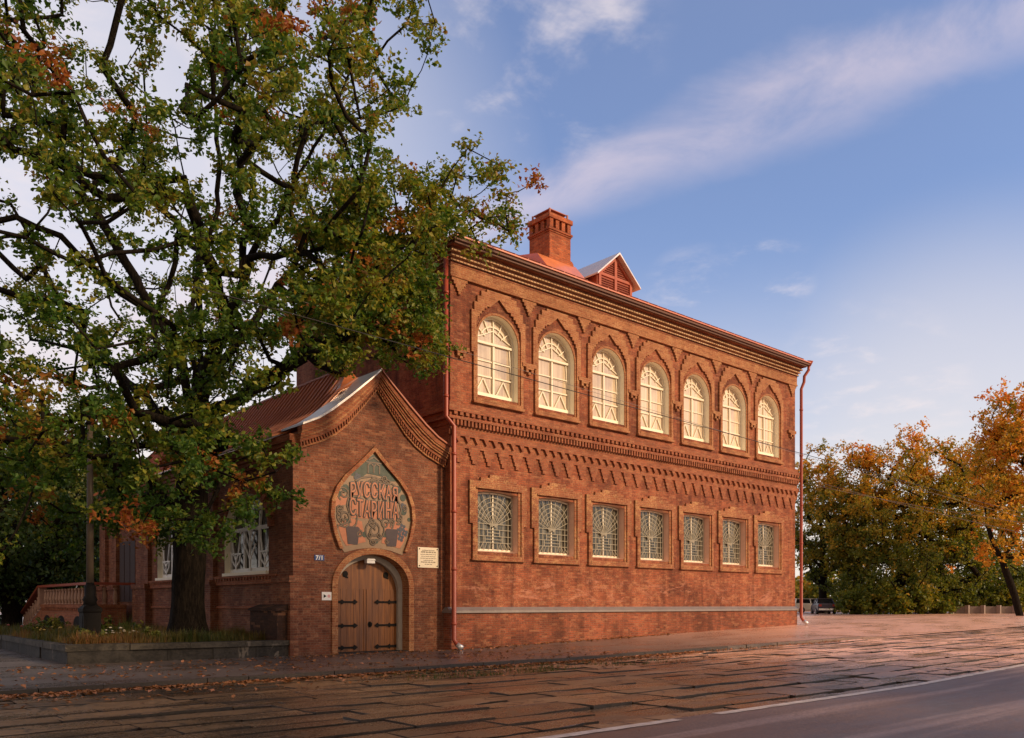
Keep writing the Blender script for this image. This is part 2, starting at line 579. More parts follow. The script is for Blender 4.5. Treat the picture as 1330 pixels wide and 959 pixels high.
M['curtain'] = blind_mat()
M['grille'] = plain('off white painted iron', (0.34, 0.30, 0.22), 0.5, var=0.1)
M['ledge'] = plain('grey zinc flashing', (0.24, 0.20, 0.18), 0.45, metal=0.3, var=0.3, scale=3)
M['roof'] = plain('rusted red sheet roof', (0.62, 0.185, 0.060), 0.36, var=0.35, scale=1.7, bump=0.2, coat=0.5)
M['roof_dull'] = plain('red painted sheet iron', (0.36, 0.105, 0.05), 0.55, var=0.25, scale=2.5)
M['zinc'] = plain('wet galvanised sheet', (0.62, 0.58, 0.56), 0.33, metal=0.35, var=0.3, scale=4)
M['soffit'] = plain('dark eaves board', (0.13, 0.055, 0.034), 0.7, var=0.3)
M['pipe'] = plain('red painted drainpipe', (0.33, 0.060, 0.032), 0.4, var=0.25, scale=3)
M['pipe_end'] = plain('bright zinc spout', (0.62, 0.62, 0.64), 0.35, metal=0.5)
M['dormer'] = plain('red painted boards', (0.36, 0.080, 0.038), 0.65, var=0.4, scale=3)
M['chimney'] = brick('orange chimney brick', (0.50, 0.125, 0.040), (0.30, 0.068, 0.026), (0.34, 0.15, 0.08), dirt=(0.35, 0.3, 0.28), dirt_amt=0.8)
M['cap'] = plain('weathered chimney cement', (0.42, 0.22, 0.14), 0.8, var=0.2)
M['iron'] = plain('black iron', (0.012, 0.010, 0.009), 0.7, var=0.3, spec=0.15)
M['stone'] = stone('dark wet granite', (0.014, 0.012, 0.010), (0.050, 0.043, 0.036), (0.17, 0.14, 0.11))
M['stone_lip'] = stone('worn grey coping', (0.022, 0.019, 0.015), (0.085, 0.072, 0.055), (0.15, 0.125, 0.10))
M['marble'] = plain('yellowed marble', (0.76, 0.66, 0.49), 0.4, var=0.08)
M['ink'] = plain('engraved grey lettering', (0.16, 0.13, 0.10), 0.7)
M['blue'] = plain('blue enamel', (0.02, 0.055, 0.20), 0.3, var=0.1)
M['enamel'] = plain('white enamel', (0.78, 0.76, 0.74), 0.35, var=0.06)
M['pink'] = plain('faded pink print', (0.66, 0.32, 0.33), 0.5, var=0.1)
M['wire'] = plain('black cable', (0.02, 0.017, 0.016), 0.6)
M['wire_pale'] = plain('weathered steel cable', (0.22, 0.18, 0.16), 0.5)


def wood_mat():
    m, g, p = material('varnished oak boards')
    tc = g.n('ShaderNodeTexCoord').outputs['Object']
    n = g.noise(g.vscale(tc, (14, 14, 0.8)), 1.0, 5, 0.6, 0.3)
    b = g.noise(g.vscale(tc, (1.5, 1.5, 0.6)), 1.0, 3, 0.5)
    c = g.mix(g.ss(n, 0.3, 0.7), (0.115, 0.035, 0.006), (0.26, 0.088, 0.014))
    c = g.mix(g.math('MULTIPLY', g.ss(b, 0.45, 0.7), 0.5), c, (0.10, 0.036, 0.014))
    g.l(c, p.inputs['Base Color'])
    p.inputs['Roughness'].default_value = 0.5
    bp = g.n('ShaderNodeBump')
    bp.inputs['Strength'].default_value = 0.3
    bp.inputs['Distance'].default_value = 0.01
    g.l(n, bp.inputs['Height'])
    g.l(bp.outputs[0], p.inputs['Normal'])
    return m


M['wood'] = wood_mat()


def glass_curtain(name, ca, cb, folds=9.0, ax=0):
    """window glass backed by a hanging curtain: a dark glossy sheet with soft vertical folds"""
    m, g, p = material(name)
    tc = g.n('ShaderNodeTexCoord').outputs['Object']
    sc = [0.0, 0.0, 0.06]
    sc[ax] = 1.0
    n = g.noise(g.vscale(tc, tuple(sc)), folds, 3, 0.5)
    g.l(g.mix(g.ss(n, 0.38, 0.62), ca, cb), p.inputs['Base Color'])
    p.inputs['Roughness'].default_value = 0.12
    p.inputs['Specular IOR Level'].default_value = 0.6
    return m


M['glass_low'] = glass_curtain('glass with grey curtains', (0.030, 0.030, 0.024), (0.17, 0.155, 0.115))
M['glass_wing'] = glass_curtain('dark wing glass', (0.012, 0.013, 0.016), (0.09, 0.075, 0.065), 3.0, 1)


def bark_mat():
    m, g, p = material('dark furrowed bark')
    tc = g.n('ShaderNodeTexCoord').outputs['Object']
    n = g.noise(g.vscale(tc, (1, 1, 0.22)), 16, 6, 0.65, 0.6)
    c = g.mix(g.ss(n, 0.35, 0.7), (0.006, 0.0045, 0.0035), (0.024, 0.018, 0.013))
    g.l(c, p.inputs['Base Color'])
    p.inputs['Roughness'].default_value = 0.9
    p.inputs['Specular IOR Level'].default_value = 0.1
    b = g.n('ShaderNodeBump')
    b.inputs['Strength'].default_value = 0.9
    b.inputs['Distance'].default_value = 0.05
    g.l(n, b.inputs['Height'])
    g.l(b.outputs[0], p.inputs['Normal'])
    return m


M['bark'] = bark_mat()
M['leaf_oak'] = leaf_mat('oak leaves', [(0.0, (0.046, 0.108, 0.016)), (0.25, (0.118, 0.185, 0.024)), (0.48, (0.28, 0.265, 0.032)),
                                        (0.68, (0.27, 0.16, 0.035)), (0.85, (0.42, 0.140, 0.030)), (1.0, (0.26, 0.065, 0.022))], 0.45)
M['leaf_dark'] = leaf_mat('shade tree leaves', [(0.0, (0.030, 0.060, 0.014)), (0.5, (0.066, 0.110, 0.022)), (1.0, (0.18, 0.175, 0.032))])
M['leaf_autumn'] = leaf_mat('autumn leaves', [(0.0, (0.070, 0.100, 0.014)), (0.3, (0.200, 0.205, 0.024)), (0.55, (0.42, 0.270, 0.028)),
                                              (0.8, (0.68, 0.330, 0.034)), (1.0, (0.68, 0.215, 0.028))], 0.45)
M['leaf_fallen'] = leaf_mat('fallen leaves', [(0.0, (0.13, 0.055, 0.022)), (0.5, (0.36, 0.15, 0.05)), (1.0, (0.52, 0.22, 0.12))], 0.1)
M['grass'] = leaf_mat('autumn grass', [(0.0, (0.035, 0.060, 0.012)), (0.5, (0.12, 0.105, 0.025)), (1.0, (0.20, 0.085, 0.030))], 0.25)

# ------------------------------------------------------------------ ground levels (the street climbs gently to the right)
def sstep(x, a, b):
    t = min(1.0, max(0.0, (x - a) / (b - a)))
    return t * t * (3 - 2 * t)


def road_z(x):
    return min(0.5, -0.29 + 0.0105 * max(0.0, x))


def facade_z(x):
    if x < 0:
        return -0.17
    if x < 22.65:
        return -0.17 + 0.0235 * x
    return min(0.75, 0.362 + 0.0061 * (x - 22.65))


KERB_Y = -5.95


def pave_z(x, y):
    k = road_z(x) + 0.12 * (1 - sstep(x, 16.5, 21.5)) + 0.008
    t = min(1.0, max(0.0, (y - KERB_Y) / (0.0 - KERB_Y)))
    return k + (facade_z(x) - k) * t


def grid_sheet(name, xs, ys, fz, mat, thick=0.0):
    mb = MB()
    nx, ny = len(xs), len(ys)
    vs = [(x, y, fz(x, y)) for y in ys for x in xs]
    fs = [(j * nx + i, j * nx + i + 1, (j + 1) * nx + i + 1, (j + 1) * nx + i) for j in range(ny - 1) for i in range(nx - 1)]
    mb.add(vs, fs)
    o = obj(name, mb, mat, smooth=True)
    return tag(o, kind='structure')


XS = sorted(set([-160, -90, -60, -40] + [round(-30 + 1.5 * i, 2) for i in range(41)] + [33 + 5 * i for i in range(14)] + [22.65, 130, 200]))
ground_mat = wet('damp earth', (0.045, 0.030, 0.020), (0.07, 0.045, 0.028), rough=(0.5, 0.8))
mb = MB()
mb.add([(-900, -900, -0.62), (900, -900, -0.62), (900, 900, -0.62), (-900, 900, -0.62)], [(0, 1, 2, 3)])
tag(obj('ground', mb, ground_mat), kind='structure')
pave_mat = wet('wet pavement', (0.095, 0.070, 0.061), (0.150, 0.112, 0.096), 3, 24, (0.20, 0.46), (0.70, 0.39, 0.27), scale=0.6, flecks=16)  # pink far colour stands for sky reflected in the wet paving
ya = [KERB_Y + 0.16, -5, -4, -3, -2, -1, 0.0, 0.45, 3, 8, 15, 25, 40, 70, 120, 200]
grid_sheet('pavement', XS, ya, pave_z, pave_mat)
road_bed = wet('black gaps of the track bed', (0.020, 0.014, 0.010), (0.034, 0.024, 0.016), rough=(0.25, 0.6))
grid_sheet('track_bed', XS, [-16.6, -13, -10, KERB_Y], lambda x, y: road_z(x) - 0.075, road_bed)
LINE_Y = -15.95


def line_y(x):
    return LINE_Y + 0.022 * max(0.0, x + 2) + 0.0009 * max(0.0, x + 2) ** 2


asph = wet('wet asphalt', (0.115, 0.070, 0.052), (0.20, 0.122, 0.090), rough=(0.30, 0.60), scale=0.5, bump=1.2, fine=28, streak=0.9, spec=0.32)
mb = MB()
xs_r = [x for x in XS if x <= 120]
rows = [-60.0, -40.0, -30.0, -25, -22, -20, -18.5, -17.2]
vs, n = [], len(xs_r)
for y in rows:
    vs += [(x, y, road_z(x) + 0.02 * (1 if y > -25 else 0)) for x in xs_r]
vs += [(x, line_y(x) + 0.02, road_z(x) + 0.03) for x in xs_r]
mb.add(vs, [(j * n + i, j * n + i + 1, (j + 1) * n + i + 1, (j + 1) * n + i) for j in range(len(rows)) for i in range(n - 1)])
tag(obj('road', mb, asph, smooth=True), kind='structure')

line_mat = plain('worn white road paint', (0.62, 0.51, 0.42), 0.45, var=0.75, scale=5, bump=0.3)
mb = MB()
for a, b in ((-40, -25.5), (-24.5, -11.6), (-10.9, -8.0), (-7.05, 2.5), (2.5, 16), (16, 40)):
    k = max(2, int((b - a) / 0.35))
    for i in range(k):
        x0, x1 = a + (b - a) * i / k, a + (b - a) * (i + 1) / k
        mb.add([(x0, line_y(x0) - 0.19 - 0.012 * math.sin(x0 * 9.1), road_z(x0) + 0.036), (x1, line_y(x1) - 0.19 - 0.012 * math.sin(x1 * 9.1), road_z(x1) + 0.036),
                (x1, line_y(x1) + 0.0, road_z(x1) + 0.036), (x0, line_y(x0) + 0.0, road_z(x0) + 0.036)], [(0, 1, 2, 3)])
tag(obj('road_line', mb, line_mat), kind='structure')

# tram track covered with worn concrete slabs, uneven and broken along their joints
slab_mat = wet('wet track slabs', (0.110, 0.066, 0.036), (0.26, 0.142, 0.062), -4, 13, (0.11, 0.48), (0.76, 0.43, 0.30), scale=0.8, bump=0.9, fine=26, tint=True, flecks=4)  # pale pink far colour: grazing sky reflection painted into the slabs
rnd = random.Random(5)
mb = MB()
tints = []
y = KERB_Y - 0.12
row = 0
widths = [0.50, 0.62, 0.78, 0.52, 0.85, 0.60, 0.48, 0.80, 0.66, 0.72, 0.56, 0.90, 0.62, 0.74]
while y > -15.9:
    wd = widths[row % len(widths)]
    y1 = max(-15.94, y - wd)
    x = -46 + rnd.uniform(0, 2)
    rowz = rnd.choice([-0.008, 0.0, 0.008, 0.016, -0.005])
    while x < 100:
        L = rnd.uniform(0.9, 2.6) * (1 if x < 40 else 2)
        gx = rnd.choice([0.02, 0.03, 0.035, 0.05])
        x1 = x + L - gx
        dz = rowz + rnd.gauss(0, 0.009)
        tx, ty = rnd.gauss(0, 0.005), rnd.gauss(0, 0.005)
        wide = 0.035 if row % 4 == 1 else 0.0
        a0, a1 = y - rnd.uniform(0.0, 0.03) - wide * 0.4, y1 + rnd.uniform(0.02, 0.065) + wide
        b0, b1 = a0 + rnd.uniform(-0.03, 0.012), a1 + rnd.uniform(-0.012, 0.03)
        yl = lambda xx, yy: max(yy, line_y(xx) + 0.03)
        P = [(x, yl(x, a1)), (x1, yl(x1, b1)), (x1, yl(x1, b0)), (x, yl(x, a0))]
        if rnd.random() < 0.28:       # chipped corner
            q = rnd.randrange(4)
            p0, pa, pb = P[q], P[q - 1], P[(q + 1) % 4]
            ca, cb_ = rnd.uniform(0.05, 0.16), rnd.uniform(0.08, 0.3)
            P[q:q + 1] = [(p0[0] + (pa[0] - p0[0]) * ca, p0[1] + (pa[1] - p0[1]) * ca), (p0[0] + (pb[0] - p0[0]) * cb_, p0[1] + (pb[1] - p0[1]) * cb_)]
        Pn = []                                            # worn, slightly ragged edges
        for q in range(len(P)):
            p0, p1 = P[q], P[(q + 1) % len(P)]
            k_ = max(1, int(math.dist(p0, p1) / 0.28)) if x < 14 else 1
            for t_ in range(k_):
                f_ = t_ / k_
                jx, jy = (rnd.gauss(0, 0.010), rnd.gauss(0, 0.014)) if 0 < t_ else (0, 0)
                Pn.append((p0[0] + (p1[0] - p0[0]) * f_ + jx, p0[1] + (p1[1] - p0[1]) * f_ + jy))
        P = Pn
        top = [(px, py, road_z(px) + dz + tx * (1 if px > x + L / 2 else -1) + ty * (1 if py > (y + y1) / 2 else -1)) for px, py in P]
        m_ = len(P)
        tints += [rnd.choice([0.62, 0.8, 0.95, 1.0, 1.1, 1.25])] * (2 * m_)
        mb.add(top + [(p[0], p[1], p[2] - 0.10) for p in top],
               [tuple(range(m_))] + [(i, m_ + i, m_ + (i + 1) % m_, (i + 1) % m_) for i in range(m_)])
        x += L
    y = y1
    row += 1
painted_side_shade = wet('wet sides with painted shade', (0.020, 0.013, 0.008), (0.045, 0.028, 0.018), rough=(0.3, 0.6))  # near-black sides: shade painted into faces the sun would light
slabs = tag(obj('track_slabs', mb, [slab_mat, painted_side_shade]), kind='structure')
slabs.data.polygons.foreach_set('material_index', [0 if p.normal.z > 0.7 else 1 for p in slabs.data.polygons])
ta = slabs.data.attributes.new('tint', 'FLOAT', 'POINT')
ta.data.foreach_set('value', tints)

# kerb of separate stones
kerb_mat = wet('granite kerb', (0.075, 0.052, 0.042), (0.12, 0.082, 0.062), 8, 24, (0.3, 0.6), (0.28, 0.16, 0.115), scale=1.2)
mb = MB()
x = -46.0
while x < 21.4:
    L = rnd.uniform(0.9, 1.3)
    j, jz = rnd.gauss(0, 0.012), rnd.gauss(0, 0.007)
    f = lambda xx: road_z(xx) + 0.12 * (1 - sstep(xx, 16.5, 21.5)) + 0.012
    x1 = x + L - 0.012
    mb.add([(x, KERB_Y + j, road_z(x) - 0.15), (x1, KERB_Y + j, road_z(x1) - 0.15), (x1, KERB_Y + 0.17, road_z(x1) - 0.15), (x, KERB_Y + 0.17, road_z(x) - 0.15),
            (x, KERB_Y + j + 0.012, f(x) + jz), (x1, KERB_Y + j + 0.012, f(x1) + jz), (x1, KERB_Y + 0.17, f(x1) + jz), (x, KERB_Y + 0.17, f(x) + jz)],
           [(4, 5, 6, 7), (0, 1, 5, 4), (1, 2, 6, 5), (2, 3, 7, 6), (3, 0, 4, 7)])
    x += L
kb = tag(obj('kerb', mb, [kerb_mat, painted_side_shade]), kind='structure')
kb.data.polygons.foreach_set('material_index', [0 if p.normal.z > 0.7 or p.center.x > 8 else 1 for p in kb.data.polygons])  # left-hand kerb faces take the same painted-in shade


# ------------------------------------------------------------------ the two-storey house
HW, HD = 22.65, 11.5
PITCH, C0 = 2.987, 2.18
CEN = [C0 + PITCH * k for k in range(7)]
WALL_TOP = 13.45
AR = 0.975                        # arch radius of the upper windows
U0, USP = 8.96, 11.0              # upper opening: sill, springing
L0, L1 = 3.33, 5.47               # lower opening


def arc(c, r, a0, a1, n, rz=None):
    rz = rz or r
    return [(c[0] + r * math.cos(R(a0 + (a1 - a0) * i / n)), c[1] + rz * math.sin(R(a0 + (a1 - a0) * i / n))) for i in range(n + 1)]


house = thing('brick_house', (HW / 2, HD / 2, 0), 'long two-storey red brick house with seven arched windows above seven barred windows', 'house')
mb = MB()
edges = [0.0] + [(CEN[k] + CEN[k + 1]) / 2 for k in range(6)] + [HW]
for k in range(7):
    a, b, c = edges[k], edges[k + 1], CEN[k]
    l, r = c - AR, c + AR
    Q = lambda p: mb.face(p, 0.0)
    Q([(a, -0.45), (b, -0.45), (b, L0), (a, L0)])
    Q([(a, L0), (l, L0), (l, L1), (a, L1)])
    Q([(r, L0), (b, L0), (b, L1), (r, L1)])
    Q([(a, L1), (l, L1)] + [(c + t, L1 + 0.09 * (1 - (t / AR) ** 2)) for t in (-0.5, 0, 0.5)] + [(r, L1), (b, L1), (b, U0), (a, U0)])
    Q([(a, U0), (l, U0), (l, USP), (a, USP)])
    Q([(r, U0), (b, U0), (b, USP), (r, USP)])
    Q([(a, USP)] + arc((c, USP), AR, 180, 0, 22) + [(b, USP), (b, WALL_TOP), (a, WALL_TOP)])
mb.add([(0, 0, -0.45), (0, HD, -0.45), (0, HD, WALL_TOP), (0, 0, WALL_TOP)], [(0, 3, 2, 1)])
mb.add([(HW, 0, -0.45), (HW, HD, -0.45), (HW, HD, WALL_TOP), (HW, 0, WALL_TOP)], [(0, 1, 2, 3)])
mb.add([(0, HD, -0.45), (HW, HD, -0.45), (HW, HD, WALL_TOP), (0, HD, WALL_TOP)], [(0, 1, 2, 3)])
obj('wall', mb, M['brick'], house)

# plinth and its flashing
mb = MB()
mb.box(-0.07, HW + 0.07, -0.08, HD, -0.45, 1.12)
obj('plinth', mb, M['plinth'], house)
mb = MB()
mb.poly([(-0.16, 1.12), (-0.16, 1.20), (0.0, 1.33), (0.0, 1.12)], -0.14, HW + 0.14, 'x')
mb.poly([(-0.14, 1.122), (-0.14, 1.20), (0.0, 1.33), (0.0, 1.122)], 0.02, HD, 'y')
mb.poly([(HW + 0.14, 1.122), (HW + 0.14, 1.20), (HW, 1.33), (HW, 1.122)], 0.02, HD, 'y')
obj('plinth_flashing', mb, M['ledge'], house)

# belt between the storeys: corbelled stepped pendants, dogtooth, two dentil rows
mb = MB()
rnd = random.Random(11)
mb.box(-0.09, HW + 0.09, -0.07, 0.0, 6.95, 7.70)
x = -0.02
while x < HW - 0.1:                                       # pendants
    for i, (w, z0, z1) in enumerate(((0.50, 6.83, 6.95), (0.40, 6.70, 6.83), (0.29, 6.57, 6.70), (0.17, 6.43, 6.57))):
        c = x + 0.36
        mb.box(c - w / 2, c + w / 2, -0.068 + 0.001 * i, 0.0, z0, z1)
    x += 0.688
x = 0.22
while x < HW - 0.05:                                      # slanting corbels
    mb.poly([(x - 0.115, 7.34), (x + 0.115, 7.34), (x + 0.05, 7.12), (x + 0.02, 7.12)], -0.155, -0.07)
    x += 0.43
mb.box(-0.16, HW + 0.16, -0.157, -0.07, 7.34, 7.52)
mb.box(-0.10, HW + 0.10, -0.10, 0.0, 7.70, 8.52)
x = -0.02
while x < HW:                                             # lower dentils
    mb.box(x, x + 0.085, -0.20, -0.10, 7.70, 7.90)
    x += 0.165
mb.box(-0.20, HW + 0.20, -0.215, -0.10, 7.90, 8.0)
x = 0.03
while x < HW - 0.05:                                      # upper dentils
    mb.box(x, x + 0.15, -0.19, -0.10, 8.06, 8.18)
    x += 0.262
mb.box(-0.19, HW + 0.19, -0.202, -0.10, 8.18, 8.34)
mb.box(-0.13, HW + 0.13, -0.135, -0.10, 8.34, 8.46)
for z0, z1, d in ((6.95, 7.70, 0.07), (7.70, 8.52, 0.10), (7.90, 8.0, 0.215), (8.18, 8.34, 0.202)):
    mb.box(-d, 0.0, 0.0, HD, z0 + 0.003, z1 - 0.003)
    mb.box(HW, HW + d, 0.0, HD, z0 + 0.003, z1 - 0.003)
obj('belt_course', mb, M['trim_red'], house)

# frieze: continuous ledge with stepped pendants between the windows, little corbels at half height
mb = MB()
mb.box(-0.05, HW + 0.05, -0.085, 0.0, 12.88, 13.32)
mb.box(-0.06, HW + 0.06, -0.115, -0.085, 12.88, 12.95)
piers = [edges[i] for i in range(1, 7)] + [0.36, HW - 0.36]
for c in piers:
    for i, (w, z0, z1) in enumerate(((0.70, 12.77, 12.88), (0.52, 12.65, 12.77), (0.36, 12.54, 12.65), (0.22, 12.43, 12.54), (0.11, 12.32, 12.43))):
        mb.box(c - w / 2, c + w / 2, -0.083 + 0.001 * i, 0.0, z0, z1)
obj('frieze', mb, M['trim'], house)
for c in piers:
    mb = MB()
    if c < 0.5 or c > HW - 0.5:
        c = 0.42 if c < 1 else HW - 0.42
    mb.box(c - 0.36, c + 0.36, -0.11, 0.0, 10.36, 10.50)
    mb.box(c - 0.20, c + 0.20, -0.13, 0.0, 10.27, 10.36)
    for s in (-1, 1):
        mb.box(c + s * 0.13 - 0.055, c + s * 0.13 + 0.055, -0.115, 0.0, 10.16, 10.27)
    mb.box(c - 0.06, c + 0.06, -0.10, 0.0, 10.08, 10.165)
    obj('pier_corbel', mb, M['trim'], house)

# cornice: corbelled courses, every other one laid with pale headers
mb, mp = MB(), MB()
zs = 13.32
for i, (h, d, pale) in enumerate(((0.08, 0.10, 0), (0.055, 0.17, 1), (0.085, 0.14, 0), (0.055, 0.25, 1), (0.085, 0.21, 0), (0.055, 0.34, 1), (0.095, 0.29, 0), (0.09, 0.47, 0))):
    t = mp if pale else mb
    e_ = d * 0.55
    t.box(-e_, HW + e_, -d, 0.0, zs, zs + h)
    t.box(-e_, 0.0, 0.001, HD + e_, zs, zs + h)
    t.box(HW, HW + e_, 0.001, HD + e_, zs, zs + h)
    zs += h
cor = obj('cornice', mb, M['trim_red'], house)
obj('pale_course', mp, M['trim_pale'], cor)
mb = MB()
EV, EX = 0.66, 0.30
mb.box(-EX, HW + EX, -EV, HD + EV, zs + 0.002, zs + 0.10)
mb.box(-EX + 0.06, HW + EX - 0.06, -EV + 0.08, -0.475, zs - 0.08, zs + 0.001)
obj('eaves', mb, M['soffit'], house)
EZ = zs + 0.10
RZ = EZ + 3.55
ry0, rxm = HD / 2, 6.2


def roof_z(y):
    return EZ + 0.06 + (RZ - EZ - 0.06) * (y + EV) / (ry0 + EV)


mb = MB()
e = EV + 0.06
ex = EX + 0.06
A, B, C_, D_ = (-ex, -e, EZ + 0.002), (HW + ex, -e, EZ + 0.002), (HW + ex, HD + e, EZ + 0.002), (-ex, HD + e, EZ + 0.002)
up = lambda p: (p[0], p[1], p[2] + 0.05)
A2, B2, C2, D2 = up(A), up(B), up(C_), up(D_)
P, Q = (rxm, ry0, RZ), (HW - rxm, ry0, RZ)
mb.add([A, B, C_, D_, A2, B2, C2, D2, P, Q], [(0, 1, 5, 4), (1, 2, 6, 5), (2, 3, 7, 6), (3, 0, 4, 7), (4, 5, 9, 8), (5, 6, 9), (6, 7, 8, 9), (7, 4, 8), (3, 2, 1, 0)])
roof = obj('roof', mb, M['roof'], house)
mb = MB()
x = -ex + 0.3
while x < HW + ex:                                         # standing seams on the street slope
    t = 1.0
    if x < rxm:
        t = (x + ex) / (rxm + ex)
    elif x > HW - rxm:
        t = (HW + ex - x) / (rxm + ex)
    a = Vector((x, -e, EZ + 0.052))
    b = Vector((x, -e + (ry0 + e) * t, EZ + 0.052 + (RZ - EZ - 0.05) * t))
    mb.add([a + Vector((-0.02, 0, 0)), a + Vector((0.02, 0, 0)), a + Vector((0.02, 0, 0.045)), a + Vector((-0.02, 0, 0.045)),
            b + Vector((-0.02, 0, 0)), b + Vector((0.02, 0, 0)), b + Vector((0.02, 0, 0.045)), b + Vector((-0.02, 0, 0.045))],
           [(0, 1, 2, 3), (3, 2, 6, 7), (0, 3, 7, 4), (1, 5, 6, 2), (4, 7, 6, 5)])
    x += 0.62
obj('roof_seam', mb, M['roof_dull'], roof)

# chimney
mb = MB()
cx0, cx1, cy0, cy1 = 6.62, 7.86, 1.90, 3.15
mb.box(cx0, cx1, cy0, cy1, 14.6, 17.05)
mb.poly([(cx0 - 0.10, 14.6), (cx1 + 0.10, 14.6), (cx1 + 0.10, 15.95), (cx1, 16.05), (cx0, 16.05), (cx0 - 0.10, 15.95)], cy0 - 0.08, cy1 + 0.08)
chim = obj('chimney', mb, M['chimney'], house)
mb = MB()
g_ = 0.09
for z0, z1, d in ((17.05, 17.12, 0.03), (17.12, 17.20, 0.07), (17.62, 17.80, 0.07), (17.80, 17.84, 0.02)):
    mb.box(cx0 - d, cx1 + d, cy0 - d, cy1 + d, z0, z1)
n_ = 4
for i in range(n_):
    xx = cx0 + (cx1 - cx0 - 0.2) * i / (n_ - 1)
    yy = cy0 + (cy1 - cy0 - 0.2) * i / (n_ - 1)
    for yq in (cy0 - 0.02, cy1 - 0.18):
        mb.box(xx, xx + 0.2, yq, yq + 0.2, 17.24, 17.60)
    if 0 < i < n_ - 1:
        for xq in (cx0, cx1 - 0.2):
            mb.box(xq, xq + 0.2, yy, yy + 0.2, 17.24, 17.60)
obj('chimney_head', mb, M['chimney'], chim)
mb = MB()
for sx in (cx0 + 0.1, cx1 - 0.1):
    for sy in (cy0 + 0.1, cy1 - 0.1):
        mb.box(sx - 0.03, sx + 0.03, sy - 0.03, sy + 0.03, 17.84, 18.06)
mb.lathe([(0.72, 18.04), (0.70, 18.08), (0.20, 18.24), (0.02, 18.27)], ((cx0 + cx1) / 2, (cy0 + cy1) / 2, 0), 4, square=False)
obj('chimney_cap', mb, M['roof_dull'], chim)
mb = MB()
mb.poly([(cy0 - 0.75, roof_z(cy0 - 0.75) + 0.02), (cy0 - 0.05, roof_z(cy0) + 0.42), (cy1 + 0.3, roof_z(cy1) + 0.1), (cy1, roof_z(cy1) - 0.4), (cy0 - 0.5, roof_z(cy0 - 0.5) - 0.4)], cx0 - 0.75, cx1 + 0.25, 'x')
obj('chimney_flashing', mb, M['roof'], chim)

# dormer
dxm, dhw, dy0 = 9.52, 1.32, 0.75
dz0 = roof_z(dy0) - 0.1
dze, dzr = 15.36, 16.52
mb = MB()
bw = 1.12
mb.poly([(dxm - bw, dz0), (dxm + bw, dz0), (dxm + bw, dze + 0.08), (dxm, dzr - 0.14), (dxm - bw, dze + 0.08)], dy0 + 0.12, dy0 + 3.2)
dorm = obj('dormer', mb, M['dormer'], house)
mb = MB()
for s in (-1, 1):
    mb.add([(dxm + s * (dhw + 0.06), dy0 - 0.18, dze - 0.03), (dxm, dy0 - 0.18, dzr), (dxm, dy0 + 4.0, dzr), (dxm + s * (dhw + 0.06), dy0 + 2.0, dze - 0.03),
            (dxm + s * (dhw + 0.06), dy0 - 0.18, dze - 0.10), (dxm, dy0 - 0.18, dzr - 0.08), (dxm, dy0 + 4.0, dzr - 0.08), (dxm + s * (dhw + 0.06), dy0 + 2.0, dze - 0.10)],
           [(0, 1, 2, 3), (4, 7, 6, 5), (0, 4, 5, 1), (0, 3, 7, 4)])
obj('dormer_roof', mb, M['zinc'], dorm)
mb = MB()
yf = dy0 + 0.05
mb.bar((dxm, dz0), (dxm, dzr - 0.2), 0.15, yf, dy0 + 0.119)
for s in (-1, 1):
    mb.bar((dxm + s * 0.99, dz0), (dxm + s * 0.99, dze + 0.12), 0.14, yf, dy0 + 0.119)
    mb.bar((dxm + s * 0.07, dz0 + 0.72), (dxm + s * 0.92, dz0 + 0.72), 0.12, yf + 0.004, dy0 + 0.119)
    mb.bar((dxm + s * 1.10, dze + 0.06), (dxm + s * 0.05, dzr - 0.22), 0.14, yf - 0.01, dy0 + 0.119)
obj('dormer_frame', mb, M['dormer'], dorm)
mb = MB()
for s in (-1, 1):
    for i in range(15):
        z = dz0 + 0.06 + i * 0.095
        if 0.62 < z - dz0 < 0.80:
            continue
        lim = 0.92 if z < dze + 0.05 else 0.92 - (z - dze - 0.05) / (dzr - dze) * dhw
        if lim < 0.15:
            continue
        a, b = sorted((dxm + s * 0.08, dxm + s * lim))
        mb.add([(a, dy0 + 0.075, z), (b, dy0 + 0.075, z), (b, dy0 + 0.118, z + 0.06), (a, dy0 + 0.118, z + 0.06)], [(0, 1, 2, 3)])
obj('louvre', mb, plain('dark red louvre', (0.20, 0.042, 0.022), 0.6), dorm)

# drainpipes
mb = MB()
mb.tube([(-0.26, -0.10, 13.55), (-0.26, -0.10, 7.95), (-0.02, -0.24, 7.62), (-0.02, -0.24, 0.20), (0.03, -0.36, 0.02)], 0.082, 12)
for z in (12.2, 10.3, 8.6):
    mb.tube([(-0.26, -0.10, z), (-0.26, -0.10, z + 0.09)], 0.098, 12)
for z in (6.6, 4.6, 2.6, 0.7):
    mb.tube([(-0.02, -0.24, z), (-0.02, -0.24, z + 0.09)], 0.098, 12)
dp = obj('drainpipe', mb, M['pipe'], house, smooth=True)
mb = MB()
mb.tube([(0.03, -0.36, 0.02), (0.12, -0.52, -0.10)], [0.09, 0.10], 12)
obj('spout', mb, M['pipe_end'], dp, smooth=True)
mb = MB()
px = HW + 0.20
mb.tube([(HW + 0.44, -0.54, 13.98), (HW + 0.44, -0.52, 13.72), (HW + 0.30, -0.36, 13.40), (HW + 0.30, -0.34, 13.1), (px, -0.24, 12.74), (px, -0.24, 0.75), (px + 0.06, -0.34, 0.56)], 0.078, 12)
mb.lathe([(0.09, 13.92), (0.19, 14.12), (0.21, 14.16), (0.19, 14.17)], (HW + 0.44, -0.55, 0), 12)
for z in (11.6, 9.2, 6.6, 4.6, 2.6):
    mb.tube([(px, -0.24, z), (px, -0.24, z + 0.09)], 0.094, 12)
dp = obj('drainpipe', mb, M['pipe'], house, smooth=True)
mb = MB()
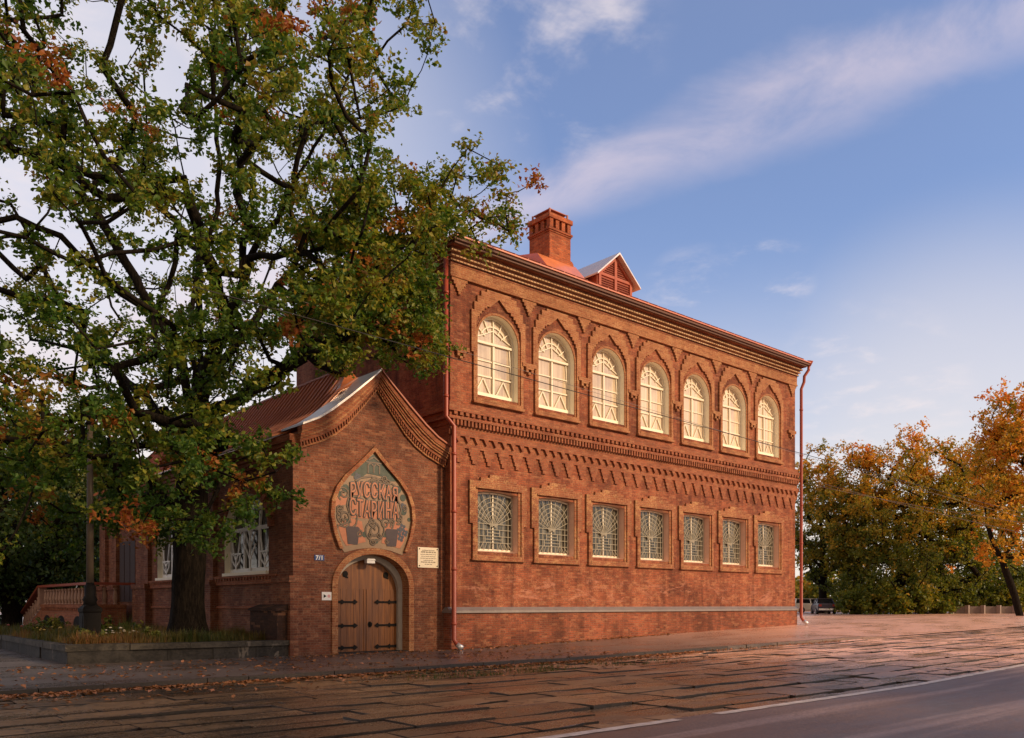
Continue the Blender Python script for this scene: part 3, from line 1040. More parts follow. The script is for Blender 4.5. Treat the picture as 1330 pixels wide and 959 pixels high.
mb.tube([(px + 0.06, -0.34, 0.56), (px + 0.16, -0.52, 0.42)], [0.085, 0.095], 12)
obj('spout', mb, M['pipe_end'], dp, smooth=True)


# ------------------------------------------------------------------ windows of the house (built once, copied six times)
def arch_outline(w, z0, zs, r=None, n=20, rz=None):
    return [(-w, z0)] + arc((0, zs), w, 180, 0, n, rz or w) + [(w, z0)]


def upper_window(c):
    yb = 0.34
    mb = MB()
    o = arch_outline(AR, U0, USP)
    for p, q in zip(o[:-1], o[1:]):
        mb.add([(p[0], 0.0, p[1]), (q[0], 0.0, q[1]), (q[0], yb, q[1]), (p[0], yb, p[1])], [(0, 1, 2, 3)])
    mb.add([(-AR, 0, U0), (AR, 0, U0), (AR, yb, U0 + 0.05), (-AR, yb, U0 + 0.05)], [(0, 1, 2, 3)])
    win = obj('upper_window', mb, M['reveal'], house, (c - HW / 2, -HD / 2, 0), local=True)
    mb = MB()
    w1, w2 = AR - 0.002, AR - 0.072
    mb.strip(arch_outline(w1, U0 + 0.05, USP), arch_outline(w2, U0 + 0.05, USP), yb - 0.10, yb - 0.03)
    mb.bar((-w1, U0 + 0.12), (w1, U0 + 0.12), 0.14, yb - 0.11, yb - 0.025)
    mb.bar((-w2, USP - 0.02), (w2, USP - 0.02), 0.085, yb - 0.12, yb - 0.02)
    mb.bar((0, U0 + 0.19), (0, USP - 0.09), 0.080, yb - 0.105, yb - 0.028)
    s_ = 0.036
    a, b = yb - 0.085, yb - 0.032
    zt = USP + 0.045
    mb.bar((0, zt), (0, USP + w2), s_ + 0.015, a, b)
    for an in (35, 62, 118, 145):                          # fanlight
        an_ = R(an)
        mb.bar((0.47 * math.cos(an_), USP + 0.47 * math.sin(an_) * 0.9), (w2 * math.cos(an_), USP + w2 * math.sin(an_)), s_, a + 0.003, b)
    mb.path([(-w2, USP + 0.10), (-0.42, USP + 0.30), (0, USP + 0.50), (0.42, USP + 0.30), (w2, USP + 0.10)], s_, a + 0.006, b)
    mb.path(arc((0, USP), 0.64, 28, 152, 8), 0.045, a + 0.009, b)
    H = USP - 0.09
    for s in (-1, 1):
        for z in (9.77, 10.33):
            mb.bar((s * 0.065, z), (s * w2, z), 0.04, a + 0.012, b)
        mb.bar((s * w2 * 0.98, U0 + 0.9), (s * (w2 - 0.11), H), 0.04, a + 0.015, b)
        mb.bar((s * 0.065, U0 + 0.8), (s * w2, U0 + 0.8), 0.05, a + 0.006, b)
        m_ = s * (w2 + 0.065) / 2
        mb.path([(m_ - 0.33, U0 + 0.19), (m_, U0 + 0.74), (m_ + 0.33, U0 + 0.19)], 0.045, a + 0.003, b)
    obj('frame', mb, M['white'], win, local=True)
    mb = MB()
    mb.face(arch_outline(AR - 0.01, U0 + 0.03, USP), yb - 0.03)
    obj('pane', mb, M['curtain'], win, local=True)
    return win


def lower_window(c):
    yb = 0.34
    mb = MB()
    top = [(t, L1 + 0.09 * (1 - (t / AR) ** 2)) for t in (-AR, -0.5, 0, 0.5, AR)]
    o = [(-AR, L0)] + top + [(AR, L0)]
    for p, q in zip(o[:-1], o[1:]):
        mb.add([(p[0], 0.0, p[1]), (q[0], 0.0, q[1]), (q[0], yb, q[1]), (p[0], yb, p[1])], [(0, 1, 2, 3)])
    mb.add([(-AR, 0, L0), (AR, 0, L0), (AR, yb, L0 + 0.05), (-AR, yb, L0 + 0.05)], [(0, 1, 2, 3)])
    win = obj('lower_window', mb, M['reveal_low'], house, (c - HW / 2, -HD / 2, 0), local=True)
    mb = MB()
    mb.face([(-AR + 0.005, L0 + 0.03), (AR - 0.005, L0 + 0.03)] + [(p[0] * 0.994, p[1] - 0.004) for p in top[::-1]], yb - 0.01)
    obj('pane', mb, M['glass_low'], win, local=True)
    mb = MB()
    a, b = yb - 0.055, yb - 0.02
    for p, q in zip(o[:-1], o[1:]):
        sx = lambda t: (t[0] * 0.955, L0 + 0.085 + (t[1] - L0 - 0.085) * 0.975)
        mb.bar(sx(p), sx(q), 0.06, a, b)
    mb.bar((-AR + 0.05, L0 + 0.085), (AR - 0.05, L0 + 0.085), 0.07, a, b)
    mb.bar((0, L0 + 0.1), (0, L1), 0.05, a + 0.002, b)
    obj('frame', mb, M['white'], win, local=True)
    mb = MB()
    g0, g1 = yb - 0.105, yb - 0.085
    W = 0.90
    t_ = 0.019
    clip = lambda p: (max(-W, min(W, p[0])), max(L0 + 0.1, min(L1 + 0.03, p[1])))
    cz = L0 + 1.12
    for r in (0.30, 0.47, 0.64, 0.82, 1.0):                      # spreading boughs: arcs and rays over a squared trunk
        pts = [clip(p) for p in arc((0, cz - 0.02), r * 0.92, 12, 168, 12)]
        mb.path(pts, t_, g0, g1)
    for an in (16, 32, 48, 64, 81, 99, 116, 132, 148, 164):
        mb.bar((0, cz - 0.18), clip((1.25 * math.cos(R(an)), cz - 0.12 + 1.25 * math.sin(R(an)))), t_, g0 + 0.002, g1)
    for z in (L0 + 0.36, L0 + 0.60, L0 + 0.84, L0 + 1.05):
        mb.bar((-W, z), (W, z), t_, g0 + 0.004, g1)
    for x in (-W, -0.70, -0.50, 0.50, 0.70, W):
        mb.bar((x, L0 + 0.10), (x, L1 - 0.02 if abs(x) > 0.8 else L0 + 1.05), t_, g0 + 0.006, g1)
    for s in (-1, 1):
        for k, z in ((0.16, 0.95), (0.29, 0.72), (0.41, 0.48)):
            mb.bar((s * k, L0 + z - 0.12), (s * k, L0 + z + 0.12), t_ + 0.01, g0 + 0.008, g1)
            mb.bar((0, L0 + z), (s * k, L0 + z), t_, g0 + 0.003, g1)
    for i in range(9):                                     # slanting foot
        x = -W + 1.8 * i / 8
        mb.bar((x * 0.72, L0 + 0.36), (x, L0 + 0.09), t_, g0 + 0.005, g1)
    obj('grille', mb, M['grille'], win, local=True)
    return win


def upper_surround(c):
    mb = MB()
    out = [(0, 12.80), (0.58, 12.80), (0.58, 12.70), (0.84, 12.70), (0.84, 12.50), (1.02, 12.50), (1.02, 12.25), (1.16, 12.25), (1.16, 11.95), (1.29, 11.95), (1.29, 10.44), (1.13, 10.44)]
    inn = [(1.06, 10.44), (1.06, 11.60), (1.00, 11.60), (1.00, 11.74), (0.91, 11.74), (0.91, 11.87), (0.81, 11.87), (0.81, 11.99), (0.70, 11.99), (0.70, 12.10), (0.57, 12.10), (0.57, 12.20), (0.42, 12.20), (0.0, 12.56)]
    for s in (1, -1):
        mb.poly([(s * p[0], p[1]) for p in out + inn], -0.080, 0.0)
        a, b = sorted((s * 1.06, s * 1.19))
        mb.box(a, b, -0.080, 0.0, 8.70, 10.438)
        a, b = sorted((s * 0.978, s * 1.059))
        mb.box(a, b, -0.035, 0.0, 8.84, 11.2)
    mb.box(-1.22, 1.22, -0.135, 0.0, 8.63, 8.72)
    mb.box(-1.058, 1.058, -0.095, 0.0, 8.721, 8.84)
    n = 30
    mb.strip(arc((0, USP), 1.055, 0, 180, n), arc((0, USP), AR + 0.003, 0, 180, n), -0.034, 0.0)
    return obj('window_surround', mb, M['trim'], house, (c - HW / 2, -HD / 2, 0), local=True)


def lower_surround(c):
    mb = MB()
    for s in (1, -1):
        a, b = sorted((s * 1.10, s * 1.23))
        mb.box(a, b, -0.075, 0.0, 3.05, 4.32)
        a, b = sorted((s * 1.10, s * 1.37))
        mb.box(a, b, -0.080, 0.0, 4.321, 5.62)
        a, b = sorted((s * 0.972, s * 1.098))
        mb.box(a, b, -0.03, 0.0, 3.20, 5.60)
    mb.box(-1.37, 1.37, -0.082, 0.0, 5.621, 5.86)
    mb.box(-0.86, 0.86, -0.079, 0.0, 5.861, 6.0)
    mb.box(-0.44, 0.44, -0.081, 0.0, 6.001, 6.12)
    mb.box(-1.28, 1.28, -0.12, 0.0, 3.0, 3.06)
    mb.box(-1.098, 1.098, -0.09, 0.0, 3.061, 3.20)
    mb.box(-1.09, 1.09, -0.10, -0.083, 5.60, 5.66)
    return obj('window_surround', mb, M['trim_low'], house, (c - HW / 2, -HD / 2, 0), local=True)


for fn in (upper_window, lower_window, upper_surround, lower_surround):
    first = fn(CEN[0])
    for c in CEN[1:]:
        copy_tree(first, house, (c - HW / 2, -HD / 2, 0))

# ------------------------------------------------------------------ the gatehouse and its low wing, under one curved roof
GX, GY, GB = -5.65, 0.30, 20.6           # left corner, front plane, back end
GC = -2.83                               # axis of the gable
gate = thing('gatehouse', (GC, 8.0, 0), 'low brick gatehouse with pointed curved gable, mosaic over its wooden door and rusty roof', 'building')
FIELD = [(0, 8.45), (0.40, 7.95), (1.10, 7.12), (1.50, 6.78), (1.95, 6.52), (2.82, 6.17)]
TOPL = [(0, 9.14), (0.38, 8.78), (1.12, 8.14), (1.80, 7.58), (2.30, 7.23), (2.82, 6.98)]


def contour(s, sgn):
    out = []
    for (d0, z0), (d1, z1) in zip(FIELD, TOPL):
        out.append((GC + sgn * (d0 + (d1 - d0) * s), z0 + (z1 - z0) * s))
    return out


DX0, DX1 = -4.28, -1.56                  # the door opening
DCX, DHW, DSP, DRZ = (DX0 + DX1) / 2, (DX1 - DX0) / 2, 2.02, 1.05
mb = MB()
left = contour(1.0, -1)[::-1]
right = contour(1.0, 1)
door_arc = arc((DCX, DSP), DHW, 180, 0, 24, DRZ)
mb.face([(GX, -0.6), (DX0, -0.6)] + door_arc + [(DX1, -0.6), (-0.02, -0.6)] + right[::-1] + left[::-1][1:], GY)
# side wall of the wing with its two arched windows
WWIN = [(4.10, 1.78), (11.15, 1.72)]     # centre (y) and half width
WZ0, WSP, WRZ = 2.42, 3.95, 1.25
yy = [GY, 7.6, 14.4, GB]
for k, (c, hw) in enumerate(WWIN):
    a, b = yy[k], yy[k + 1]
    F_ = lambda p: mb.face(p, GX, 'x')
    F_([(a, -0.6), (b, -0.6), (b, WZ0), (a, WZ0)])
    F_([(a, WZ0), (c - hw, WZ0), (c - hw, WSP), (a, WSP)])
    F_([(c + hw, WZ0), (b, WZ0), (b, WSP), (c + hw, WSP)])
    F_([(a, WSP)] + arc((c, WSP), hw, 180, 0, 20, WRZ) + [(b, WSP), (b, 6.75), (a, 6.75)])
F_ = lambda p: mb.face(p, GX, 'x')
F_([(14.4, -0.6), (GB, -0.6), (GB, 6.75), (14.4, 6.75)])
mb.add([(GX, GB, -0.6), (-0.02, GB, -0.6), (-0.02, GB, 9.3), (GC, GB, 9.6), (GX, GB, 6.75)], [(0, 1, 2, 3, 4)])
obj('wall', mb, M['brick_gate'], gate)

# raking cornice of the gable
mb, mp = MB(), MB()
for sgn in (1, -1):
    for s0, s1, d, pale in ((0.04, 0.12, 0.07, 1), (0.28, 0.42, 0.14, 0), (0.42, 0.50, 0.19, 1), (0.50, 0.62, 0.22, 0), (0.62, 0.70, 0.27, 1), (0.70, 0.92, 0.30, 0)):
        (mp if pale else mb).strip(contour(s0, sgn), contour(s1, sgn), GY - d, GY)
    mb.strip(contour(0.12, sgn), contour(0.28, sgn), GY - 0.04, GY)
    A = contour(0.12, sgn)
    B = contour(0.28, sgn)
    for i in range(5):                                     # dentils along the rake
        L = math.dist(A[i], A[i + 1])
        n = max(1, int(L / 0.105))
        for k in range(n):
            t0, t1 = (k + 0.12) / n, (k + 0.60) / n
            lp = lambda P, t: (P[i][0] + (P[i + 1][0] - P[i][0]) * t, P[i][1] + (P[i + 1][1] - P[i][1]) * t)
            mb.poly([lp(A, t0), lp(A, t1), lp(B, t1), lp(B, t0)], GY - 0.115, GY - 0.041)
cor = obj('gable_cornice', mb, M['trim_red'], gate)
obj('pale_course', mp, M['trim'], cor)
mb = MB()
mb.strip(contour(0.92, -1), contour(1.0, -1), GY - 0.36, GY + 1.12)
obj('coping', mb, M['zinc'], gate)
mb = MB()
mb.strip(contour(0.92, 1), contour(0.99, 1), GY - 0.36, GY + 0.30)
obj('coping', mb, M['roof_dull'], gate)

# roof, swept up from low eaves, hipped just behind the gable
PROF = [(-6.12, 6.72), (-5.5, 6.93), (-4.9, 7.28), (-4.25, 7.82), (-3.6, 8.55), (GC, 9.62), (-2.06, 8.55), (-1.45, 7.88), (-0.85, 7.42), (-0.02, 7.10)]
mb = MB()
lines = []
for y, apex in ((GY + 0.95, 8.95), (GY + 1.1, 9.05), (2.1, 9.62), (8, 9.62), (15, 9.62), (GB + 0.5, 9.62)):
    lines.append([(x, y, min(z, apex) if z > 8 else z) for x, z in PROF])
n = len(PROF)
vs = [p for ln in lines for p in ln]
fs = [(j * n + i, j * n + i + 1, (j + 1) * n + i + 1, (j + 1) * n + i) for j in range(len(lines) - 1) for i in range(n - 1)]
mb.add(vs, fs)
mb.add([(x, y, z - 0.06) for x, y, z in vs], fs)
o_ = [(-6.12, GY + 0.95, 6.72), (-6.12, GB + 0.5, 6.72), (-6.12, GB + 0.5, 6.66), (-6.12, GY + 0.95, 6.66)]
mb.add(o_, [(0, 1, 2, 3)])
mb.add(lines[-1] + [(x, y, z - 0.06) for x, y, z in lines[-1]], [(i, i + 1, n + i + 1, n + i) for i in range(n - 1)])
mb.add(lines[0] + [(x, y, z - 0.06) for x, y, z in lines[0]], [(i, i + 1, n + i + 1, n + i) for i in range(n - 1)])
roof2 = obj('roof', mb, M['roof'], gate)
mb = MB()
y = 1.45
while y < GB + 0.4:
    top = 9.62 if y > 2.1 else 9.05 + 0.57 * (y - 1.4) / 0.7
    pts = [(x, y, min(z, top) + 0.004) for x, z in PROF[:6]]
    for p, q in zip(pts[:-1], pts[1:]):
        mb.add([(p[0], y - 0.022, p[2]), (p[0], y + 0.022, p[2]), (p[0] - 0.02, y + 0.022, p[2] + 0.05), (p[0] - 0.02, y - 0.022, p[2] + 0.05),
                (q[0], y - 0.022, q[2]), (q[0], y + 0.022, q[2]), (q[0] - 0.02, y + 0.022, q[2] + 0.05), (q[0] - 0.02, y - 0.022, q[2] + 0.05)],
               [(3, 2, 6, 7), (0, 3, 7, 4), (1, 5, 6, 2)])
    y += 0.36
obj('roof_seam', mb, M['roof_dull'], roof2)
mb = MB()
mb.tube([(GC, 2.1, 9.64), (GC, GB + 0.5, 9.64)], 0.06, 8)
obj('ridge_roll', mb, M['roof_dull'], roof2)

# eaves cornice and pilasters along the wing
mb = MB()
for z0, z1, d in ((6.10, 6.22, 0.06), (6.22, 6.34, 0.12), (6.34, 6.46, 0.19), (6.46, 6.66, 0.27)):
    mb.box(GX - d, GX, GY + 0.001, GB, z0, z1)
y = GY + 0.1
while y < GB:
    mb.box(GX - 0.11, GX - 0.001, y, y + 0.12, 5.94, 6.10)
    y += 0.25
obj('wing_cornice', mb, M['trim_red'], gate)
for a, b in ((0.30, 1.35), (6.55, 8.55), (13.6, 15.2), (18.0, 18.8), (19.7, 20.6)):
    mb = MB()
    mb.box(GX - 0.16, GX, a, b, 2.30, 6.099)
    mb.box(GX - 0.28, GX, a - 0.06, b + 0.06, -0.6, 2.10)
    mb.box(GX - 0.33, GX, a - 0.09, b + 0.09, 2.10, 2.30)
    obj('pilaster', mb, M['brick_gate'], gate)
mb = MB()
mb.box(GX - 0.62, GX - 0.281, 0.42, 2.35, -0.6, 1.22)
mb.poly([(GX - 0.68, 1.22), (GX - 0.281, 1.22), (GX - 0.281, 1.42), (GX - 0.68, 1.28)], 0.36, 2.40)
obj('buttress', mb, brick('soot black brick', (0.060, 0.026, 0.016), (0.030, 0.014, 0.010), (0.04, 0.025, 0.018), pale=(0.14, 0.06, 0.03), pale_amt=0.4), gate)
mb = MB()
for a, b in ((1.45, 6.46), (8.66, 13.50)):
    mb.box(GX - 0.10, GX, a, b, 2.10, 2.24)
    mb.box(GX - 0.07, GX, a, b, 1.28, 1.36)
    y = a + 0.08
    while y < b - 0.1:
        mb.box(GX - 0.14, GX - 0.001, y, y + 0.11, 2.24, 2.34)
        y += 0.24
    mb.box(GX - 0.16, GX, a, b, 2.341, 2.41)
obj('sill_course', mb, M['trim_red'], gate)
for c, hw in WWIN:
    mb = MB()
    A = arc((c, WSP), hw + 0.42, 180, 0, 30, WRZ + 0.42)
    B = arc((c, WSP), hw + 0.16, 180, 0, 30, WRZ + 0.16)
    mb.strip(B, arc((c, WSP), hw + 0.003, 180, 0, 30, WRZ + 0.003), GX - 0.05, GX, 'x')
    for i in range(30):
        if i % 2 == 0:
            mb.poly([A[i], A[i + 1], B[i + 1], B[i]], GX - 0.12, GX, 'x')
    obj('window_hood', mb, M['trim_red'], gate)

# wing windows: deep limewashed reveals, white frames and leaf-like iron grilles
lat_white = plain('white painted lattice', (0.78, 0.75, 0.70), 0.45, var=0.08)


def wing_window(c, hw):
    xb = 0.32
    mb = MB()
    o = [(-hw, WZ0)] + arc((0, WSP), hw, 180, 0, 20, WRZ) + [(hw, WZ0)]
    for p, q in zip(o[:-1], o[1:]):
        mb.add([(0, p[0], p[1]), (0, q[0], q[1]), (xb, q[0], q[1]), (xb, p[0], p[1])], [(0, 1, 2, 3)])
    mb.box(-0.10, xb, -hw + 0.003, hw - 0.003, WZ0 - 0.003, WZ0 + 0.10)
    w = obj('wing_window', mb, M['reveal'], gate, (GX - GC, c - 8.0, 0), local=True)
    mb = MB()
    mb.face(o, xb - 0.02, 'x')
    obj('pane', mb, M['glass_wing'], w, local=True)
    mb = MB()
    a, b = xb - 0.11, xb - 0.04
    k = (hw - 0.06) / hw
    inn = [(-hw + 0.1, WZ0 + 0.1)] + arc((0, WSP), hw - 0.1, 180, 0, 20, WRZ - 0.1) + [(hw - 0.1, WZ0 + 0.1)]
    mb.strip(o, inn, a, b, 'x')
    mb.bar((-hw, WZ0 + 0.17), (hw, WZ0 + 0.17), 0.16, a - 0.01, b, 'x')
    mb.bar((-hw, 4.02), (hw, 4.02), 0.13, a - 0.012, b, 'x')
    for s in (-1, 1):
        mb.bar((s * 0.60, WZ0 + 0.2), (s * 0.60, 4.0), 0.12, a - 0.006, b, 'x')
        mb.bar((s * 0.60, 4.05), (s * 0.75, WSP + WRZ * 0.8), 0.08, a - 0.004, b, 'x')
    obj('frame', mb, lat_white, w, local=True)
    mb = MB()
    g0, g1 = xb - 0.18, xb - 0.14
    t = 0.055
    mb.bar((0, WZ0 + 0.15), (0, 4.75), t + 0.02, g0, g1, 'x')       # middle stalk with leaves
    for i, z in enumerate((2.95, 3.35, 3.75, 4.15, 4.45)):
        L = (0.42, 0.42, 0.42, 0.36, 0.26)[i]
        for s in (-1, 1):
            mb.bar((0, z), (s * L, z + L * 1.25), t, g0 + 0.004, g1, 'x')
    for s in (-1, 1):
        m_ = s * (hw + 0.55) / 2
        mb.bar((m_, WZ0 + 0.2), (m_, 3.15), t, g0, g1, 'x')
        mb.bar((m_ - 0.42, 3.2), (m_ + 0.42, 3.2), t, g0 + 0.002, g1, 'x')
        mb.path([(m_ - 0.36, 3.18), (m_ - 0.30, 2.95), (m_, 2.72), (m_ + 0.30, 2.95), (m_ + 0.36, 3.18)], t, g0 + 0.004, g1, 'x')
        mb.path([(m_ - 0.2, 3.18), (m_, 2.98), (m_ + 0.2, 3.18)], t, g0 + 0.006, g1, 'x')
        for q in (-1, 1):
            mb.bar((m_ + q * 0.20, 3.22), (m_ + q * 0.42, 4.0), t, g0 + 0.003, g1, 'x')
    obj('grille', mb, lat_white, w, local=True)
    return w


for c, hw in WWIN:
    wing_window(c, hw)
mb = MB()
mb.box(GX - 0.03, GX + 0.02, 15.7, 17.9, 1.55, 4.3)
for y in (16.4, 17.2):
    mb.box(GX - 0.05, GX - 0.031, y - 0.03, y + 0.03, 1.6, 4.25)
obj('side_door', mb, plain('dark brown boards', (0.045, 0.022, 0.016), 0.6), gate)

# brick arch round the street door, deep reveal, limewashed inner jamb
mb = MB()
outer = [(DX0 - 0.20, -0.5), (DX0 - 0.20, DSP)] + arc((DCX, DSP), DHW + 0.20, 180, 0, 28, DRZ + 0.20)[1:-1] + [(DX1 + 0.20, DSP), (DX1 + 0.20, -0.5)]
inner = [(DX0, -0.5), (DX0, DSP)] + arc((DCX, DSP), DHW, 180, 0, 28, DRZ)[1:-1] + [(DX1, DSP), (DX1, -0.5)]
mb.strip(outer, inner, GY - 0.05, GY + 0.02)
for i in range(len(inner) - 1):
    p, q = inner[i], inner[i + 1]
    mb.add([(p[0], GY + 0.02, p[1]), (q[0], GY + 0.02, q[1]), (q[0], GY + 0.52, q[1]), (p[0], GY + 0.52, p[1])], [(0, 1, 2, 3)])
obj('door_surround', mb, M['trim'], gate)
mb = MB()
inn2 = [(p[0] + (0.16 if p[0] < DCX - 0.02 else -0.16 if p[0] > DCX + 0.02 else 0), p[1] - (0.14 if p[1] > DSP else 0)) for p in inner]
mb.strip(inner, inn2, GY + 0.36, GY + 0.60)
obj('door_jamb', mb, plain('grey cement jamb', (0.40, 0.35, 0.29), 0.8, var=0.2), gate)
mb = MB()
mb.box(DX0, DX1, GY - 0.05, GY + 0.62, -0.5, -0.14)
obj('threshold', mb, M['stone'], gate)
yd = GY + 0.50
lx0, lx1 = DX0 + 0.16, DX1 - 0.16
top_arc = arc((DCX, DSP), DHW - 0.16, 180, 0, 24, DRZ - 0.14)
mb = MB()
mb.poly([(lx0, 1.92)] + [p for p in top_arc] + [(lx1, 1.92)], yd + 0.01, yd + 0.08)
tr = obj('door_head', mb, M['wood'], gate)
mb = MB()
for s in (-1, 1):
    mb.lathe([(0.0, 0), (0.09, 0.005), (0.09, 0.03), (0, 0.04)], (0, 0, 0), 10)
for s in (-1, 1):
    mb2 = MB()
    pts = arc((DCX + s * 0.78, 2.42), 0.10, 0, 360, 10)
    mb2.poly(pts[:-1], yd - 0.015, yd + 0.009)
    mb2.bar((DCX + s * 0.78 - 0.08, 2.36), (DCX + s * 0.78 + 0.10, 2.30), 0.05, yd - 0.012, yd + 0.009)
    obj('iron_boss', mb2, M['iron'], tr)
dr = random.Random(3)
for s in (-1, 1):
    a, b = (lx0, DCX - 0.012) if s < 0 else (DCX + 0.012, lx1)
    mb = MB()
    n = 5
    for i in range(n):
        p, q = a + (b - a) * i / n, a + (b - a) * (i + 1) / n
        mb.box(p + 0.004, q - 0.004, yd, yd + 0.06, -0.138, 1.918)
    mb.box(a, b, yd + 0.02, yd + 0.07, -0.137, 1.917)
    mb.box(a, a + 0.07, yd - 0.02, yd, -0.13, 1.915)
    mb.box(b - 0.07, b, yd - 0.02, yd, -0.13, 1.915)
    leaf = obj('door_leaf', mb, M['wood'], gate)
    e0 = a if s < 0 else b
    for z in (1.50, 0.72, 0.0):                            # forged strap hinges with a spear tip
        mb = MB()
        L = 0.88
        d = -s
        mb.poly([(e0, z - 0.05), (e0 + d * L * 0.28, z - 0.035), (e0 + d * L * 0.32, z - 0.085), (e0 + d * L * 0.40, z - 0.03), (e0 + d * L * 0.8, z - 0.03), (e0 + d * L * 0.86, z - 0.085), (e0 + d * L, z),
                 (e0 + d * L * 0.86, z + 0.085), (e0 + d * L * 0.8, z + 0.03), (e0 + d * L * 0.40, z + 0.03), (e0 + d * L * 0.32, z + 0.085), (e0 + d * L * 0.28, z + 0.035), (e0, z + 0.05)], yd - 0.034, yd - 0.021)
        obj('strap_hinge', mb, M['iron'], leaf)
    if s > 0:
        mb = MB()
        mb.tube([(a + 0.13, yd - 0.03, 0.66), (a + 0.13, yd - 0.07, 0.70), (a + 0.13, yd - 0.07, 0.80), (a + 0.13, yd - 0.03, 0.84)], 0.018, 8)
        mb.poly(arc((a + 0.13, 0.75), 0.09, 0, 360, 12)[:-1], yd - 0.03, yd - 0.001)
        obj('door_handle', mb, M['iron'], leaf)
mb = MB()
mb.box(DCX - 0.17, DCX + 0.13, GY + 0.14, GY + 0.30, 2.78, 2.88)
mb.poly([(DCX - 0.19, 2.88), (DCX + 0.15, 2.88), (DCX + 0.11, 2.93), (DCX - 0.15, 2.93)], GY + 0.12, GY + 0.31)
mb.tube([(DCX, GY + 0.3, 2.85), (DCX, GY + 0.5, 2.85)], 0.03, 8)
obj('door_lamp', mb, M['enamel'], gate)

# mosaic: pointed ceramic panel, lettering, scrolls, flower pots
MCX = -2.94


def keel(k, dz=0.0, n=9):
    half = [(1.30, 3.20), (1.50, 3.70), (1.62, 4.25), (1.58, 4.75), (1.40, 5.20), (1.10, 5.58), (0.72, 5.92), (0.36, 6.26), (0.0, 6.62)]
    return [(d, z) for d, z in half]


def keel_outline(off):
    pts = []
    for d, z in keel(0):
        dd = max(0.0, d - off) if d > 0 else 0.0
        pts.append((dd, z - (off * 1.35 if d == 0 else off * 0.5 * (z - 3.2) / 3.4)))
    return [(MCX - d, z) for d, z in pts] + [(MCX + d, z) for d, z in pts[::-1][1:]]


bottom = [(DCX + t * 1.30, DSP + DRZ + 0.205 - 0.26 * t * t) for t in (0.85, 0.5, 0.2, 0, -0.2, -0.5, -0.85)]
mb = MB()
mb.poly(keel_outline(0.12) + bottom, GY - 0.015, GY)
slate = plain('slate blue glaze', (0.045, 0.045, 0.058), 0.35, var=0.3)
tile = plain('cream ceramic ground', (0.25, 0.155, 0.085), 0.5, var=0.3, scale=9)
terra = plain('terracotta tile', (0.42, 0.145, 0.060), 0.35, var=0.25, scale=9)
terra2 = plain('orange lettering tile', (0.44, 0.155, 0.065), 0.35, var=0.2, scale=9)
green = plain('green glazed tile', (0.040, 0.052, 0.025), 0.3, var=0.4, scale=9)
dark = plain('dark glazed outline', (0.030, 0.024, 0.020), 0.4)
plum = plain('plum glazed pots', (0.045, 0.022, 0.022), 0.35, var=0.3)
teal = plain('olive glaze', (0.17, 0.105, 0.050), 0.35, var=0.3)
panel = obj('mosaic_panel', mb, tile, gate)
mb = MB()
mb.strip(keel_outline(0.0), keel_outline(0.13), GY - 0.11, GY)
obj('panel_rim', mb, M['trim_low'], panel)
y0, y1 = GY - 0.024, GY - 0.0152
mb = MB()
for s, rr in ((-1, (0.95, 1.28)), (1, (0.95, 1.28))):
    mb.poly([(MCX + s * 0.30, 3.46), (MCX + s * 1.02, 3.30), (MCX + s * 1.18, 3.52), (MCX + s * 1.34, 3.98), (MCX + s * 0.86, 4.20), (MCX + s * 0.45, 4.12)], y0, y1)
mb.poly([(MCX - 1.48, 4.52), (MCX - 1.05, 4.62), (MCX - 0.98, 4.86), (MCX - 1.2, 4.98), (MCX - 1.47, 4.86)], y0, y1)
mb.poly([(MCX - 0.9, 5.35), (MCX - 0.3, 5.44), (MCX + 0.4, 5.30), (MCX + 0.85, 5.22), (MCX + 0.82, 4.98), (MCX - 0.88, 4.95)], y0, y1)
mb.poly([(MCX - 0.85, 4.22), (MCX + 0.86, 4.24), (MCX + 0.9, 4.84), (MCX - 0.8, 4.80)], y0, y1)
obj('terracotta_field', mb, terra, panel)
mb = MB()
mb.poly([(MCX - 0.92, 5.60), (MCX, 6.36), (MCX + 0.95, 5.56), (MCX + 0.55, 5.52), (MCX + 0.30, 5.66), (MCX - 0.25, 5.70), (MCX - 0.5, 5.52)], y0 + 0.001, y1)
for cx_, cz_, r in ((-1.05, 5.15, 0.13), (-1.28, 4.95, 0.10), (1.15, 5.02, 0.12), (1.18, 4.55, 0.12), (1.40, 4.30, 0.07), (0.95, 5.28, 0.13), (-0.95, 4.1, 0.09), (-0.35, 3.7, 0.1), (0.42, 3.74, 0.1), (0.1, 3.5, 0.08)):
    obj('leaf_tile', mb, green, panel) if mb.v else None
    mb = MB()
    mb.poly(arc((MCX + cx_, cz_), r, 0, 360, 9)[:-1], y0 - 0.002, y1)
obj('leaf_tile', mb, green, panel)
for cx_, cz_ in ((1.12, 4.02), (0.98, 3.86), (1.22, 3.84), (1.06, 3.66), (-0.62, 5.56), (1.16, 4.72)):
    mb = MB()
    for q in range(4):
        mb.poly(arc((MCX + cx_ + 0.075 * math.cos(q * 1.57 + 0.4), cz_ + 0.075 * math.sin(q * 1.57 + 0.4)), 0.062, 0, 360, 8)[:-1], y0 - 0.004 - 0.0005 * q, y1)
    obj('flower_tile', mb, slate, panel)
for cx_ in (-0.78, 0.70):
    mb = MB()
    mb.poly([(MCX + cx_ - 0.19, 3.36), (MCX + cx_ + 0.17, 3.36), (MCX + cx_ + 0.25, 3.88), (MCX + cx_ + 0.18, 3.94), (MCX + cx_ - 0.2, 3.94), (MCX + cx_ - 0.26, 3.86)], y0 - 0.010, y1)
    obj('flower_pot_tile', mb, plum, panel)


